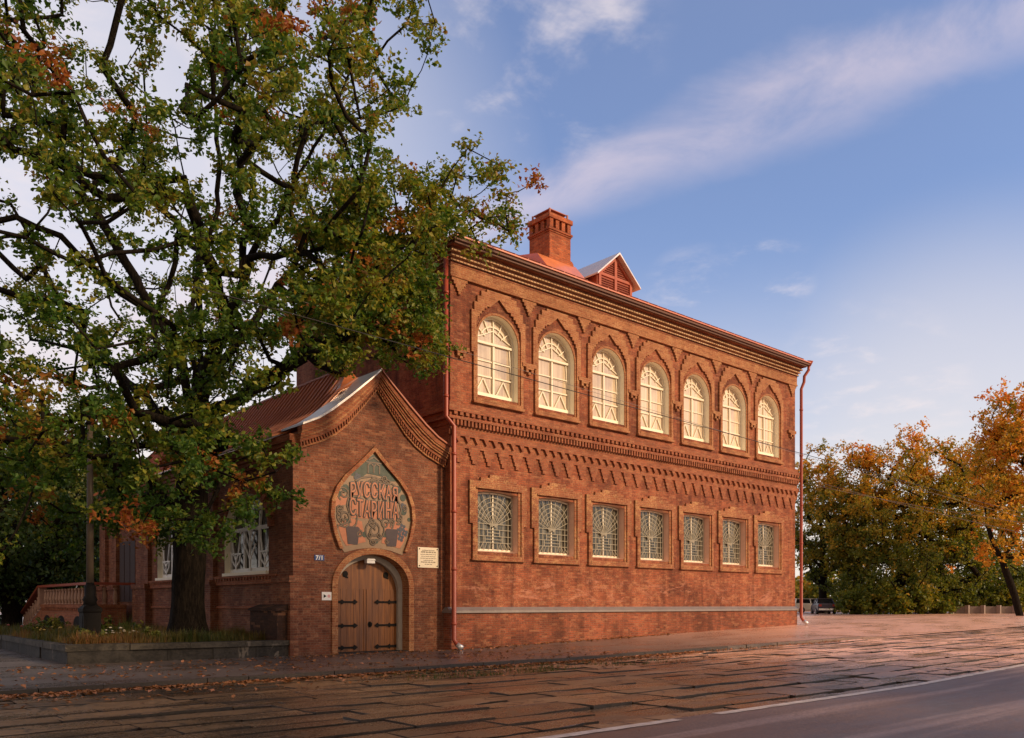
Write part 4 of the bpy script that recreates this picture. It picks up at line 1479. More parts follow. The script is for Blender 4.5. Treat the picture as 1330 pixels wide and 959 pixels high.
def spiral(cx_, cz_, r0, r1, turns, a0=0.0, n=40):
    return [(cx_ + (r0 + (r1 - r0) * i / n) * math.cos(a0 + turns * 2 * math.pi * i / n), cz_ + (r0 + (r1 - r0) * i / n) * math.sin(a0 + turns * 2 * math.pi * i / n)) for i in range(n + 1)]


scr = []
for cx_, cz_, r, tu, a0 in ((-1.12, 4.98, 0.24, 1.6, 0.5), (-1.10, 4.22, 0.26, -1.7, 1.0), (0.0, 3.86, 0.44, 2.2, 0.0), (0.45, 4.10, 0.22, -1.4, 2.0), (-0.05, 4.12, 0.16, 1.3, 4.0), (-0.55, 3.72, 0.12, 1.2, 0)):
    scr.append(spiral(MCX + cx_, cz_, 0.03, r, tu, a0))
wav = lambda pts: [(MCX + p, q) for p, q in pts]
scr += [wav([(-0.86, 4.05), (-0.95, 4.30), (-0.80, 4.45), (-0.62, 4.30), (-0.66, 4.02), (-0.78, 3.92)]),
        wav([(0.70, 3.92), (0.78, 4.12), (0.66, 4.24), (0.55, 4.12)]),
        wav([(-1.42, 3.80), (-1.30, 3.95), (-1.05, 3.90), (-0.9, 4.0)]),
        wav([(-0.90, 4.35), (-1.0, 4.6), (-0.95, 4.85), (-0.7, 4.92), (-0.5, 4.86)]),
        wav([(-0.7, 5.42), (-0.45, 5.55), (-0.1, 5.62), (0.15, 5.52), (0.35, 5.40), (0.7, 5.46), (0.98, 5.30)]),
        wav([(-0.30, 5.36), (-0.12, 5.50), (0.10, 5.48), (0.24, 5.30), (0.12, 5.18)]),
        wav([(-0.22, 5.72), (-0.22, 6.0), (-0.1, 6.05), (0.0, 5.95), (0.1, 6.05), (0.22, 6.0), (0.22, 5.72)]),
        wav([(0.0, 5.74), (0.0, 5.95)]), wav([(-0.3, 6.08), (0.3, 6.08)]), wav([(-0.2, 6.15), (0.0, 6.26), (0.2, 6.15)]),
        wav([(0.98, 4.35), (1.08, 4.6), (1.0, 4.85), (0.86, 4.9)])]
msr = random.Random(17)
for i in range(26):                                       # small filler curls between the big ones
    a_, r_ = msr.uniform(0, 6.28), msr.uniform(0.62, 1.0)
    px_, pz_ = MCX + 1.34 * r_ * math.cos(a_), 4.55 + 1.15 * r_ * math.sin(a_)
    if pz_ < 3.35 or pz_ > 5.9 or (abs(px_ - MCX) < 0.95 and 4.2 < pz_ < 5.45):
        continue
    scr.append(spiral(px_, pz_, 0.02, msr.uniform(0.08, 0.15), msr.choice([-1.3, 1.2, 1.6]), a_, 16))
for i, pts in enumerate(scr):
    mb, mo = MB(), MB()
    mb.path(pts, 0.065, y0 - 0.004 - 0.0001 * i, y1)
    mo.path(pts, 0.028, y0 - 0.011 - 0.0001 * i, y0 - 0.002)
    obj('scroll_outline', mb, dark, panel)
    obj('scroll', mo, teal, panel)


def text_mesh(body, size, width, off=0.0, ext=0.01, shear=0.0):
    c = bpy.data.curves.new('lettering', 'FONT')
    c.body = body
    c.size = size
    c.align_x = 'CENTER'
    c.offset = off
    c.extrude = ext
    c.resolution_u = 2
    c.shear = shear
    c.space_character = 1.05
    t = bpy.data.objects.new('lettering', c)
    COL.objects.link(t)
    bpy.context.view_layer.update()
    me = bpy.data.meshes.new_from_object(t.evaluated_get(bpy.context.evaluated_depsgraph_get()))
    bpy.data.objects.remove(t)
    k = np.empty(len(me.vertices) * 3, 'f')
    me.vertices.foreach_get('co', k)
    k = k.reshape(-1, 3)
    if width:
        base = text_width(body, size)
        k[:, 0] *= width / base
    mb = MB()
    mb.add([(x, -z, y) for x, y, z in k], [tuple(p.vertices) for p in me.polygons])
    bpy.data.meshes.remove(me)
    return mb


_tw = {}


def text_width(body, size):
    if (body, size) not in _tw:
        c = bpy.data.curves.new('lettering', 'FONT')
        c.body, c.size, c.align_x, c.space_character = body, size, 'CENTER', 1.05
        t = bpy.data.objects.new('lettering', c)
        COL.objects.link(t)
        bpy.context.view_layer.update()
        _tw[(body, size)] = t.dimensions.x
        bpy.data.objects.remove(t)
        bpy.data.curves.remove(c)
    return _tw[(body, size)]


def shifted(mb, x, y, z, bow=0.0):
    o = MB()
    o.add([(p[0] + x, p[1] + y, p[2] + z + bow * p[0] ** 2) for p in mb.v], mb.f)
    return o


ol, lt = MB(), MB()
for body, size, wd, z, bow in (('РУССКАЯ', 0.70, 1.80, 4.92, -0.10), ('СТАРИНА', 0.76, 1.88, 4.27, 0.06)):
    tm = text_mesh(body, size, wd, 0.0, 0.008)
    for q in range(10):                                    # a dark rim all round every letter
        a = shifted(tm, MCX + 0.02 + 0.030 * math.cos(q * 0.628), y0 - 0.012 - 0.0002 * q, z + 0.030 * math.sin(q * 0.628), bow)
        ol.add(a.v, a.f)
    b = shifted(tm, MCX + 0.02, y0 - 0.022, z, bow)
    lt.add(b.v, b.f)
ob_ = obj('lettering_outline', ol, dark, panel)
obj('lettering', lt, terra2, panel)

# signs on the gatehouse wall
t = thing('memorial_plaque', (-0.745, GY, 2.69), 'square cream marble plaque with engraved lines beside the red drainpipe', 'plaque')
mb = MB()
mb.box(-1.18, -0.31, GY - 0.03, GY + 0.0, 2.69, 3.39)
obj('slab', mb, M['marble'], t)
mb = MB()
pr = random.Random(4)
for i, (w, h) in enumerate(((0.52, 0.035), (0.62, 0.055), (0.66, 0.03), (0.60, 0.03), (0.66, 0.03), (0.40, 0.03), (0.62, 0.045), (0.30, 0.03))):
    z = 3.27 - i * 0.068
    x = -0.745 - w / 2
    while x < -0.745 + w / 2 - 0.02:                       # illegible rows of small engraved letters
        L = pr.uniform(0.05, 0.13)
        q = x
        while q < min(x + L, -0.745 + w / 2):
            mb.box(q, q + 0.012, GY - 0.033, GY - 0.0295, z, z + h * pr.uniform(0.75, 1.0))
            q += 0.02
        x += L + 0.022
obj('engraving', mb, M['ink'], t)
mb = MB()
for sx in (-1.12, -0.37):
    for sz in (2.75, 3.33):
        mb.poly(arc((sx, sz), 0.022, 0, 360, 8)[:-1], GY - 0.042, GY - 0.0305)
obj('rosette', mb, M['iron'], t)

t = thing('house_number_sign', (-4.92, GY, 2.81), 'small blue enamel house number plate reading 7/1 on the brick', 'sign')
mb = MB()
mb.box(-5.09, -4.75, GY - 0.025, GY, 2.80, 2.97)
obj('plate', mb, M['blue'], t)
a = shifted(text_mesh('7/1', 0.19, 0.22, 0.004, 0.003), -4.92, GY - 0.029, 2.82)
obj('number', a, M['enamel'], t)
t = thing('surveillance_sign', (-4.65, GY, 1.55), 'small white square sign with black arrow and pink mark left of the door', 'sign')
mb = MB()
mb.box(-4.83, -4.49, GY - 0.02, GY, 1.55, 1.81)
obj('plate', mb, M['enamel'], t)
mb = MB()
mb.poly([(-4.77, 1.62), (-4.67, 1.68), (-4.77, 1.74)], GY - 0.024, GY - 0.0205)
obj('arrow', mb, M['iron'], t)
mb = MB()
mb.poly(arc((-4.585, 1.68), 0.052, 0, 360, 12)[:-1], GY - 0.024, GY - 0.0205)
obj('mark', mb, M['pink'], t)

# ------------------------------------------------------------------ raised terrace with a balustrade, steps going down behind
TX, TY0, TY1, TZ = -7.44, 15.9, 24.6, 1.42
ter = thing('entrance_terrace', (-6.6, 20.2, 0), 'raised brick terrace with stone balusters and red handrail at the far end of the wing', 'terrace')
mb = MB()
mb.box(TX, GX - 0.34, TY0, TY1, -0.5, TZ - 0.14)
mb.poly([(TY1, -0.5), (TY1, TZ - 0.14), (29.0, 0.0), (29.0, -0.5)], TX, GX - 1.0, 'x')
obj('base_wall', mb, brick('terrace brick', (0.36, 0.12, 0.06), (0.24, 0.075, 0.04), (0.30, 0.18, 0.12)), ter)
for c in (18.0, 20.9, 23.6):
    mb = MB()
    mb.poly([(c - 0.7, 0.0)] + arc((c, 0.55), 0.7, 180, 0, 14, 0.35) + [(c + 0.7, 0.0)], TX - 0.006, TX, 'x')
    obj('vent_arch', mb, M['iron'], ter)
mb = MB()
mb.box(TX - 0.10, GX - 0.34, TY0 - 0.10, TY1, TZ - 0.14, TZ)
y = TY0
while y < TY1 - 0.2:
    mb.box(TX - 0.08, TX - 0.001, y, y + 0.14, TZ - 0.28, TZ - 0.141)
    y += 0.30
obj('floor_course', mb, M['trim_red'], ter)
stone_b = plain('pinkish cement balusters', (0.34, 0.20, 0.14), 0.8, var=0.3, scale=5)
bal = [(0.055, 0.0), (0.075, 0.02), (0.05, 0.08), (0.085, 0.26), (0.075, 0.40), (0.05, 0.62), (0.07, 0.68), (0.07, 0.74)]
k = 0
y = TY0 + 0.6
while y < TY1 - 0.3:
    mb = MB()
    mb.lathe([(r * 1.35, z) for r, z in bal], (TX, y, TZ), 8)
    obj('baluster', mb, stone_b, ter)
    y += 0.56
y = TY1 + 0.25
while y < 28.6:
    mb = MB()
    mb.lathe([(r * 1.35, z) for r, z in bal], (TX, y, TZ - 0.14 - (y - TY1) * (TZ - 0.14) / 4.4), 8)
    obj('baluster', mb, stone_b, ter)
    y += 0.52
for x in (TX + 0.55, TX + 1.0):
    mb = MB()
    mb.lathe([(r * 1.35, z) for r, z in bal], (x, TY0, TZ), 8)
    obj('baluster', mb, stone_b, ter)
mb = MB()
mb.box(TX - 0.17, TX + 0.17, TY0 - 0.17, TY0 + 0.17, TZ, TZ + 0.86)
obj('newel', mb, stone_b, ter)
mb = MB()
mb.box(TX - 0.17, TX + 0.17, TY1 - 0.17, TY1 + 0.17, TZ, TZ + 0.86)
obj('newel', mb, stone_b, ter)
mb = MB()
mb.box(TX - 0.20, TX + 0.20, TY0 - 0.2, TY1 + 0.1, TZ + 0.86, TZ + 0.97)
mb.box(TX + 0.201, GX, TY0 - 0.2, TY0 + 0.2, TZ + 0.861, TZ + 0.969)
mb.poly([(TY1 + 0.1, TZ + 0.86), (TY1 + 0.1, TZ + 0.97), (29.1, 0.86), (29.1, 0.74)], TX - 0.2, TX + 0.2, 'x')
obj('handrail', mb, plain('red painted handrail', (0.30, 0.065, 0.035), 0.5, var=0.2), ter)

# ------------------------------------------------------------------ planter, lamp post
PA, PB = Vector((-12.0, 0.80)), Vector((GX - 0.03, 0.34))
t = thing('planter_wall', (-9.0, 0.8, -0.15), 'low dark granite planter wall with worn coping around the oak', 'planter wall')
mb, ml = MB(), MB()


def wall_run(a, b, h0, h1, th, tgt, seg=1.6, jit=0.01, inward=1):
    d = (b - a)
    L = d.length
    d.normalize()
    nrm = Vector((-d.y, d.x)) * inward
    n = max(1, int(L / seg))
    for i in range(n):
        p, q = a + d * (L * i / n + 0.004), a + d * (L * (i + 1) / n - 0.004)
        j = rnd.gauss(0, jit)
        p2, q2 = p + nrm * th, q + nrm * th
        j2 = nrm * j
        tgt.add([(p.x + j2.x, p.y + j2.y, h0), (q.x + j2.x, q.y + j2.y, h0), (q2.x, q2.y, h0), (p2.x, p2.y, h0), (p.x + j2.x, p.y + j2.y, h1 + j * 0.4), (q.x + j2.x, q.y + j2.y, h1 + j * 0.4), (q2.x, q2.y, h1 + j * 0.4), (p2.x, p2.y, h1 + j * 0.4)],
                [(0, 1, 5, 4), (1, 2, 6, 5), (2, 3, 7, 6), (3, 0, 4, 7), (4, 5, 6, 7)])


PL = Vector((-11.6, 13.5))
wall_run(PA, PB, -0.4, 0.17, 0.40, mb, 1.15, 0.014)
wall_run(PA, PL, -0.4, 0.17, 0.40, mb, 1.15, 0.014, inward=-1)
wall_run(PA + Vector((-0.06, -0.06)), PB + Vector((0.0, -0.06)), 0.172, 0.33, 0.50, ml, 1.3, 0.016)
wall_run(PA + Vector((-0.06, -0.06)), PL + Vector((-0.06, 0)), 0.170, 0.326, 0.50, ml, 1.3, 0.016, inward=-1)
obj('wall', mb, M['stone'], t)
obj('coping', ml, M['stone_lip'], t)
mb = MB()
mb.add([(-11.9, 0.9, 0.25), (GX, 0.5, 0.25), (GX, 16, 0.30), (-11.5, 16, 0.30)], [(0, 1, 2, 3)])
tag(obj('planter_soil', mb, ground_mat), kind='structure')
mb = MB()
mb.add([(-60, 13, 0.02), (GX, 13, 0.02), (GX, 70, 0.2), (-60, 70, 0.2)], [(0, 1, 2, 3)])
tag(obj('lawn_ground', mb, wet('dark lawn earth', (0.030, 0.030, 0.012), (0.06, 0.05, 0.02), rough=(0.6, 0.9))), kind='structure')

LP = (-10.85, 3.05, 0.25)
t = thing('lamp_post', LP, 'dark cast iron lamp post on a heavy panelled pedestal in the planter', 'lamp post')
mb = MB()
mb.lathe([(0.40, 0), (0.40, 0.14), (0.36, 0.18), (0.335, 0.24), (0.335, 0.92), (0.37, 0.96), (0.38, 1.04), (0.30, 1.10), (0.22, 1.16)], LP, 4, square=False)
mb.v = [(LP[0] + (x - LP[0]) * 1.0, y, z) for x, y, z in mb.v]
for sx, sy in ((0, -1), (-1, 0), (1, 0), (0, 1)):
    c = Vector((LP[0], LP[1])) + Vector((sx, sy)) * 0.236
    w = 0.15
    if sx:
        mb.box(c.x - 0.012, c.x + 0.012, c.y - w, c.y + w, LP[2] + 0.34, LP[2] + 0.84)
    else:
        mb.box(c.x - w, c.x + w, c.y - 0.012, c.y + 0.012, LP[2] + 0.34, LP[2] + 0.84)
obj('pedestal', mb, M['iron'], t)
mb = MB()
mb.lathe([(0.20, 1.12), (0.17, 1.24), (0.21, 1.30), (0.15, 1.42), (0.155, 1.70), (0.12, 1.74), (0.105, 1.80)], LP, 14)
obj('collar', mb, M['iron'], t, smooth=True)
mb = MB()
mb.tube([(LP[0], LP[1], LP[2] + 1.75), (LP[0], LP[1], LP[2] + 6.4)], [0.105, 0.075], 14)
obj('post', mb, plain('worn brown iron', (0.12, 0.092, 0.068), 0.5, var=0.3), t, smooth=True)
mb = MB()
mb.lathe([(0.08, 6.4), (0.14, 6.46), (0.10, 6.52), (0.20, 6.62), (0.26, 7.02), (0.29, 7.06), (0.10, 7.22), (0.03, 7.34)], LP, 8)
obj('lantern', mb, M['iron'], t)

# ------------------------------------------------------------------ trees
class Grow:
    """limbs given as polylines, then every leaf cluster is tied to the nearest wood by a bent bough; thickness follows the load carried"""

    def __init__(s, seed):
        s.r = np.random.default_rng(seed)
        s.p, s.par, s.load, s.minr = [], [], [], []

    def node(s, p, par):
        s.p.append(np.array(p, float))
        s.par.append(par)
        return len(s.p) - 1

    def limb(s, pts, par, step=0.5, jit=0.05):
        pts = [np.array(p, float) for p in pts]
        cur = par
        ids = []
        for a, b in zip(pts[:-1], pts[1:]):
            n = max(1, int(np.linalg.norm(b - a) / step))
            for i in range(1, n + 1):
                q = a + (b - a) * i / n + s.r.normal(0, jit, 3)
                cur = s.node(q, cur)
                ids.append(cur)
        return ids

    def clusters(s, C, root_pt, sag=0.04, step=0.55, jit=0.035, z_pen=0.25):
        order = np.argsort(np.linalg.norm(C - np.array(root_pt), axis=1))
        s.ends = []
        for i in order:
            c = C[i]
            P = np.array(s.p)
            d = P - c
            dist = np.linalg.norm(d, axis=1) + z_pen * np.maximum(0, d[:, 2]) + 0.02 * np.linalg.norm(P - np.array(root_pt), axis=1)
            j = int(np.argmin(dist))
            a = s.p[j]
            L = np.linalg.norm(c - a)
            n = max(1, int(L / step))
            cur = j
            bend = s.r.normal(0, 0.055 * L, 3)
            for k in range(1, n + 1):
                t = k / n
                q = a + (c - a) * t + bend * math.sin(math.pi * t) + np.array([0, 0, -sag * L * math.sin(math.pi * t)])
                if k < n:
                    q = q + s.r.normal(0, jit, 3)
                cur = s.node(q, cur)
            s.ends.append((cur, i))

    def wood(s, k=0.0185, e=0.47, rmin=0.008, sides=(9, 6, 4)):
        n = len(s.p)
        load = np.zeros(n)
        for cur, _ in s.ends:
            load[cur] += 1
        for i in range(n - 1, 0, -1):
            if s.par[i] is not None and s.par[i] >= 0:
                load[s.par[i]] += load[i]
        rad = np.maximum(rmin, k * np.maximum(load, 0.3) ** e)
        s.rad = rad
        kids_ = [[] for _ in range(n)]
        for i in range(n):
            if s.par[i] is not None and s.par[i] >= 0:
                kids_[s.par[i]].append(i)
        mb = MB()
        stack = [(0, None)]
        while stack:
            st, fr = stack.pop()
            chain = ([fr] if fr is not None else []) + [st]
            cur = st
            while kids_[cur]:
                ks = sorted(kids_[cur], key=lambda q: -load[q])
                for q in ks[1:]:
                    stack.append((q, cur))
                cur = ks[0]
                chain.append(cur)
            if len(chain) > 1:
                rr = [rad[q] for q in chain]
                if fr is not None:
                    rr[0] = min(rad[fr] * 0.8, rr[1] * 1.15)
                mx = max(rr)
                ns = sides[0] if mx > 0.15 else sides[1] if mx > 0.04 else sides[2]
                mb.tube([s.p[q] for q in chain], rr, ns, caps=mx > 0.02)
        return mb


def leaf_mesh(name, centres, normals, size, turn, rng, aspect=0.55, lobed=False):
    """one small folded blade per leaf; 'turn' is the leaf's age"""
    n = len(centres)
    nrm = normals / np.maximum(1e-6, np.linalg.norm(normals, axis=1))[:, None]
    ref = rng.normal(0, 1, (n, 3))
    t = np.cross(nrm, ref)
    t /= np.maximum(1e-6, np.linalg.norm(t, axis=1))[:, None]
    b = np.cross(nrm, t)
    L = (size * rng.uniform(0.65, 1.3, n))[:, None]
    W = L * aspect
    c = centres
    fold = 0.13 * L
    if lobed:
        V = np.stack([c - t * L * 0.5, c - t * L * 0.15 + b * W * 0.28 + nrm * fold * 0.5, c + t * L * 0.10 + b * W * 0.56 + nrm * fold,
                      c + t * L * 0.5 - nrm * fold * 0.3, c + t * L * 0.10 - b * W * 0.56 + nrm * fold, c - t * L * 0.15 - b * W * 0.28 + nrm * fold * 0.5], 1)
        k, F = 6, np.array([[0, 3, 2, 1], [0, 5, 4, 3]])
    else:
        V = np.stack([c - t * L * 0.5, c + b * W * 0.5 + nrm * fold, c + t * L * 0.5 - nrm * fold * 0.2, c - b * W * 0.5 + nrm * fold], 1)
        k, F = 4, np.array([[0, 2, 1], [0, 3, 2]])
    V = V.reshape(-1, 3)
    idx = (np.arange(n)[:, None, None] * k + F[None]).reshape(-1)
    fl = F.shape[1]
    me = bpy.data.meshes.new(name)
    me.vertices.add(len(V))
    me.vertices.foreach_set('co', V.astype('f').ravel())
    me.loops.add(len(idx))
    me.loops.foreach_set('vertex_index', idx.astype('i'))
    nf = len(idx) // fl
    me.polygons.add(nf)
    me.polygons.foreach_set('loop_start', (np.arange(nf) * fl).astype('i'))
    a = me.attributes.new('turn', 'FLOAT', 'POINT')
    a.data.foreach_set('value', np.repeat(np.clip(turn, 0, 1), k).astype('f'))
    me.update(calc_edges=True)
    me.validate()
    return me


def leaves_obj(name, me, mat, parent=None, kind=None):
    me.materials.append(mat)
    o = bpy.data.objects.new(name, me)
    COL.objects.link(o)
    if parent:
        o.parent = parent
        me.transform(__import__('mathutils').Matrix.Translation(-WLOC[parent.name]))
    return tag(o, kind=kind)


def cluster_leaves(rng, C, per, spread, turn_c, flat=0.75, up=0.75, tturn=0.10):
    """leaves set around each cluster on a few short shoots, so clumps stay ragged"""
    n = len(C)
    shoots = 5
    sd = rng.normal(0, 1, (n, shoots, 3))
    sd /= np.linalg.norm(sd, axis=2)[:, :, None]
    sd[:, :, 2] *= flat
    ln = rng.uniform(0.5, 1.35, (n, shoots))
    k = per
    which = rng.integers(0, shoots, (n, k))
    tt = rng.uniform(0.15, 1.0, (n, k)) ** 0.8
    sdir = np.take_along_axis(sd, which[:, :, None].repeat(3, 2), 1)
    sl_ = np.take_along_axis(ln, which, 1)
    sp = spread[:, None] if hasattr(spread, '__len__') else spread
    pos = C[:, None, :] + sdir * (sl_ * tt * sp)[:, :, None] + rng.normal(0, 1, (n, k, 3)) * (0.17 * (sp if not hasattr(spread, '__len__') else spread[:, None, None]))
    nr = rng.normal(0, 0.75, (n, k, 3)) + np.array([0, 0, up]) + sdir * 0.35
    tr_ = turn_c[:, None] + rng.normal(0, tturn, (n, k))
    return pos.reshape(-1, 3), nr.reshape(-1, 3), tr_.reshape(-1)


# --- the old oak. Openness of its crown read off the photo on a coarse grid (rows of 45 px, 0 bare ... 9 dense)
OAK = ["6632689998778000", "7763588998875000", "8885677888871000", "8887448889840021", "8888758889942681", "3778778889958994",
       "3344457899659882", "4366668668987740", "8677678789987410", "8888788899888300", "6777788743336810", "7866788521020100",
       "9987888420000000", "8999999860000000", "5889999980000000", "2443797440000000"]
rng = np.random.default_rng(21)
TB = Vector((-8.0, 3.0, 0.20))                     # foot of the trunk
TD = (Vector((TB.x - CAM[0], TB.y - CAM[1], 0)).dot(Vector((FX, FY, 0))))


def oak_density(P):
    d = P - np.array(CAM)
    D = d[:, 0] * FX + d[:, 1] * FY
    lat = d[:, 0] * RX + d[:, 1] * RY
    u = CXP + FPX * lat / D
    v = HYP - FPX * d[:, 2] / D
    den = np.full(len(P), 0.55)
    gi, gj = np.floor(u / 45).astype(int), np.floor(v / 45).astype(int)
    for i in range(len(P)):
        if u[i] > 715 or v[i] > 715:
            den[i] = 0.0
        elif gi[i] < 0:
            den[i] = 0.7 if v[i] < 640 else 0.2
        elif gj[i] < 0:
            den[i] = 0.75 if u[i] < 560 else 0.0
        else:
            den[i] = int(OAK[min(gj[i], 15)][min(gi[i], 15)]) / 9.0
    return den, u, v, D


cand = []
ctr, rad_ = np.array([-8.6, 3.2, 12.6]), np.array([13.6, 10.5, 11.4])
while len(cand) < 1600:
    q = rng.uniform(-1, 1, (6000, 3))
    rr = np.linalg.norm(q, axis=1)
    q = q[(rr < 1) & (rr > 0.30)]
    P = ctr + q * rad_
    P = P[P[:, 2] > 2.6]
    den, u, v, D = oak_density(P)
    # keep clear of the buildings
    ok = ~((P[:, 0] > -0.9) & (P[:, 1] > -1.0)) & ~((P[:, 0] > GX - 0.5) & (P[:, 1] > -0.3) & (P[:, 2] < 9.9 + 0.8 * 0)) & ~((P[:, 0] > GX - 1.2) & (P[:, 2] < 7.2) & (P[:, 1] > -0.2))
    low = (P[:, 2] < 6.5) & (np.hypot(P[:, 0] - TB.x, P[:, 1] - TB.y) < 1.3)
    den = np.where((u > 555) & (v > 320), 0.0, den)
    den = np.where((u > 540) & (v > 470), 0.0, den)
    den = np.where((u > 92) & (u < 140) & (v > 600) & (D < 27.5), 0.0, den)   # the lamp post pushes up through a gap in the leaves
    boost = np.where((u > 370) & (v > 290), 0.9, np.where(v > 530, 0.95, 0.50))
    P = P[ok & ~low & (rng.uniform(0, 1, len(P)) < den ** 1.5 * boost)]
    for p in P[:110]:
        if all(np.sum((p - c) ** 2) > 0.24 for c in cand[-500:]):
            cand.append(p)
cand = cand[:1600]
while len(cand) < 1760:                            # the heavy right-hand boughs hanging in front of the house corner
    P = np.stack([rng.uniform(425, 572, 400), rng.uniform(235, 480, 400), rng.uniform(22.5, 27.0, 400)], 1)
    P = np.array([tuple(at(*q)) for q in P])
    den, u, v, D = oak_density(P)
    P = P[(P[:, 1] < -0.9) & (rng.uniform(0, 1, len(P)) < den ** 1.5)]
    for p in P[:20]:
        if all(np.sum((p - c) ** 2) > 0.16 for c in cand[-400:]):
            cand.append(p)
CL = np.array(cand[:1760])

gr = Grow(7)
b0 = gr.node((TB.x, TB.y, TB.z - 0.5), -1)
trunk_ids = gr.limb([(TB.x, TB.y, TB.z - 0.5), (TB.x, TB.y, 1.5), (TB.x + 0.05, TB.y, 3.5), (TB.x + 0.15, TB.y + 0.05, 5.4), (TB.x + 0.30, TB.y, 6.6)], b0, 0.5, 0.015)
fork = trunk_ids[-1]
mid = trunk_ids[-3]
a_ = lambda u, v, o=0.0: tuple(at(u, v, TD + o))
LIMBS = [
    (mid, [a_(256, 552), a_(312, 520, -0.6), a_(346, 490, -1.2), a_(395, 464, -1.8), a_(444, 441, -2.4), a_(485, 415, -2.9), a_(530, 380, -3.3)]),
    (fork, [a_(266, 520), a_(290, 440, 0.2), a_(305, 400, 0.3), a_(324, 336, 0.2), a_(339, 310, 0), a_(361, 285, -0.2), a_(395, 215, -0.5), a_(440, 130, -0.8), a_(470, 60, -1)]),
    (fork, [a_(252, 500), a_(246, 430, 0.6), a_(258, 350, 1.0), a_(283, 270, 1.2), a_(284, 180, 1.2), a_(279, 80, 1.0), a_(278, -20, 0.8)]),
    (mid, [a_(238, 560), a_(206, 545, 0.4), a_(191, 516, 0.9), a_(167, 498, 1.5), a_(142, 474, 2.1), a_(95, 455, 2.8), a_(40, 440, 3.2)]),
    (fork, [a_(240, 480, -0.3), a_(200, 412, -1.0), a_(191, 406, -1.2), a_(156, 381, -1.8), a_(106, 335, -2.5), a_(78, 307, -3.0), a_(20, 280, -3.6)]),
    (fork, [a_(236, 470, -0.2), a_(196, 400, -0.4), a_(163, 339, -0.4), a_(130, 283, -0.5), a_(100, 247, -0.6), a_(60, 210, -0.8), a_(10, 170, -1.2)]),
    (fork, [a_(262, 470, 0.5), a_(258, 330, 1.8), a_(228, 290, 2.3), a_(163, 223, 3.0), a_(127, 203, 3.4), a_(80, 185, 3.8), a_(30, 150, 4.2)]),
    (fork, [a_(268, 480, -0.8), a_(300, 410, -2.0), a_(262, 320, -3.0), a_(240, 230, -3.8), a_(215, 130, -4.2)]),
    (fork, [a_(270, 490, 0.8), a_(330, 420, 2.4), a_(385, 340, 3.4), a_(430, 260, 4.0)]),
]
for par, pts in LIMBS:
    gr.limb([gr.p[par]] + pts, par, 0.5, 0.04)
# second right-hand limb, leaving the big leaning one
par = int(np.argmin(np.linalg.norm(np.array(gr.p) - np.array(a_(324, 336, 0.2)), axis=1)))
gr.limb([gr.p[par], a_(400, 330, -1.6), a_(463, 385, -2.6)], par, 0.5, 0.04)
par = int(np.argmin(np.linalg.norm(np.array(gr.p) - np.array(a_(444, 441, -2.4)), axis=1)))
gr.limb([gr.p[par], a_(463, 385, -2.6), a_(496, 347, -3.2), a_(526, 321, -3.6), a_(575, 291, -4.0), a_(625, 262, -4.3)], par, 0.5, 0.04)
gr.clusters(CL, (TB.x, TB.y, 7.0))
oak = thing('oak_tree', tuple(TB), 'huge old oak with spreading black limbs and turning leaves in the planter', 'tree')
wood = gr.wood(0.0150, 0.47, 0.007)
# flare of the roots
wood.v = [((x - TB.x) * (1 + 0.55 * max(0, 1 - (z - TB.z) / 1.3) ** 2) + TB.x if z < 1.6 and abs(x - TB.x) < 1.2 else x,
           (y - TB.y) * (1 + 0.55 * max(0, 1 - (z - TB.z) / 1.3) ** 2) + TB.y if z < 1.6 and abs(y - TB.y) < 1.2 else y, z) for x, y, z in wood.v]
obj('trunk', wood, M['bark'], oak, smooth=True)
den, u_, v_, D_ = oak_density(CL)
tc = rng.normal(0.17, 0.12, len(CL))
au = rng.uniform(0, 1, len(CL))
hgt = np.clip((CL[:, 2] - 5) / 16, 0, 1)
tc += 0.14 * hgt + 0.12 * np.clip((u_ - 300) / 350, 0, 1)
tc = np.where(au < 0.065, rng.uniform(0.62, 0.95, len(CL)), tc)
pos, nr, tr_ = cluster_leaves(rng, CL, 112, 0.56, tc, tturn=0.15)
leaves_obj('crown', leaf_mesh('crown', pos, nr, 0.152, tr_, rng, 0.60, lobed=True), M['leaf_oak'], oak)


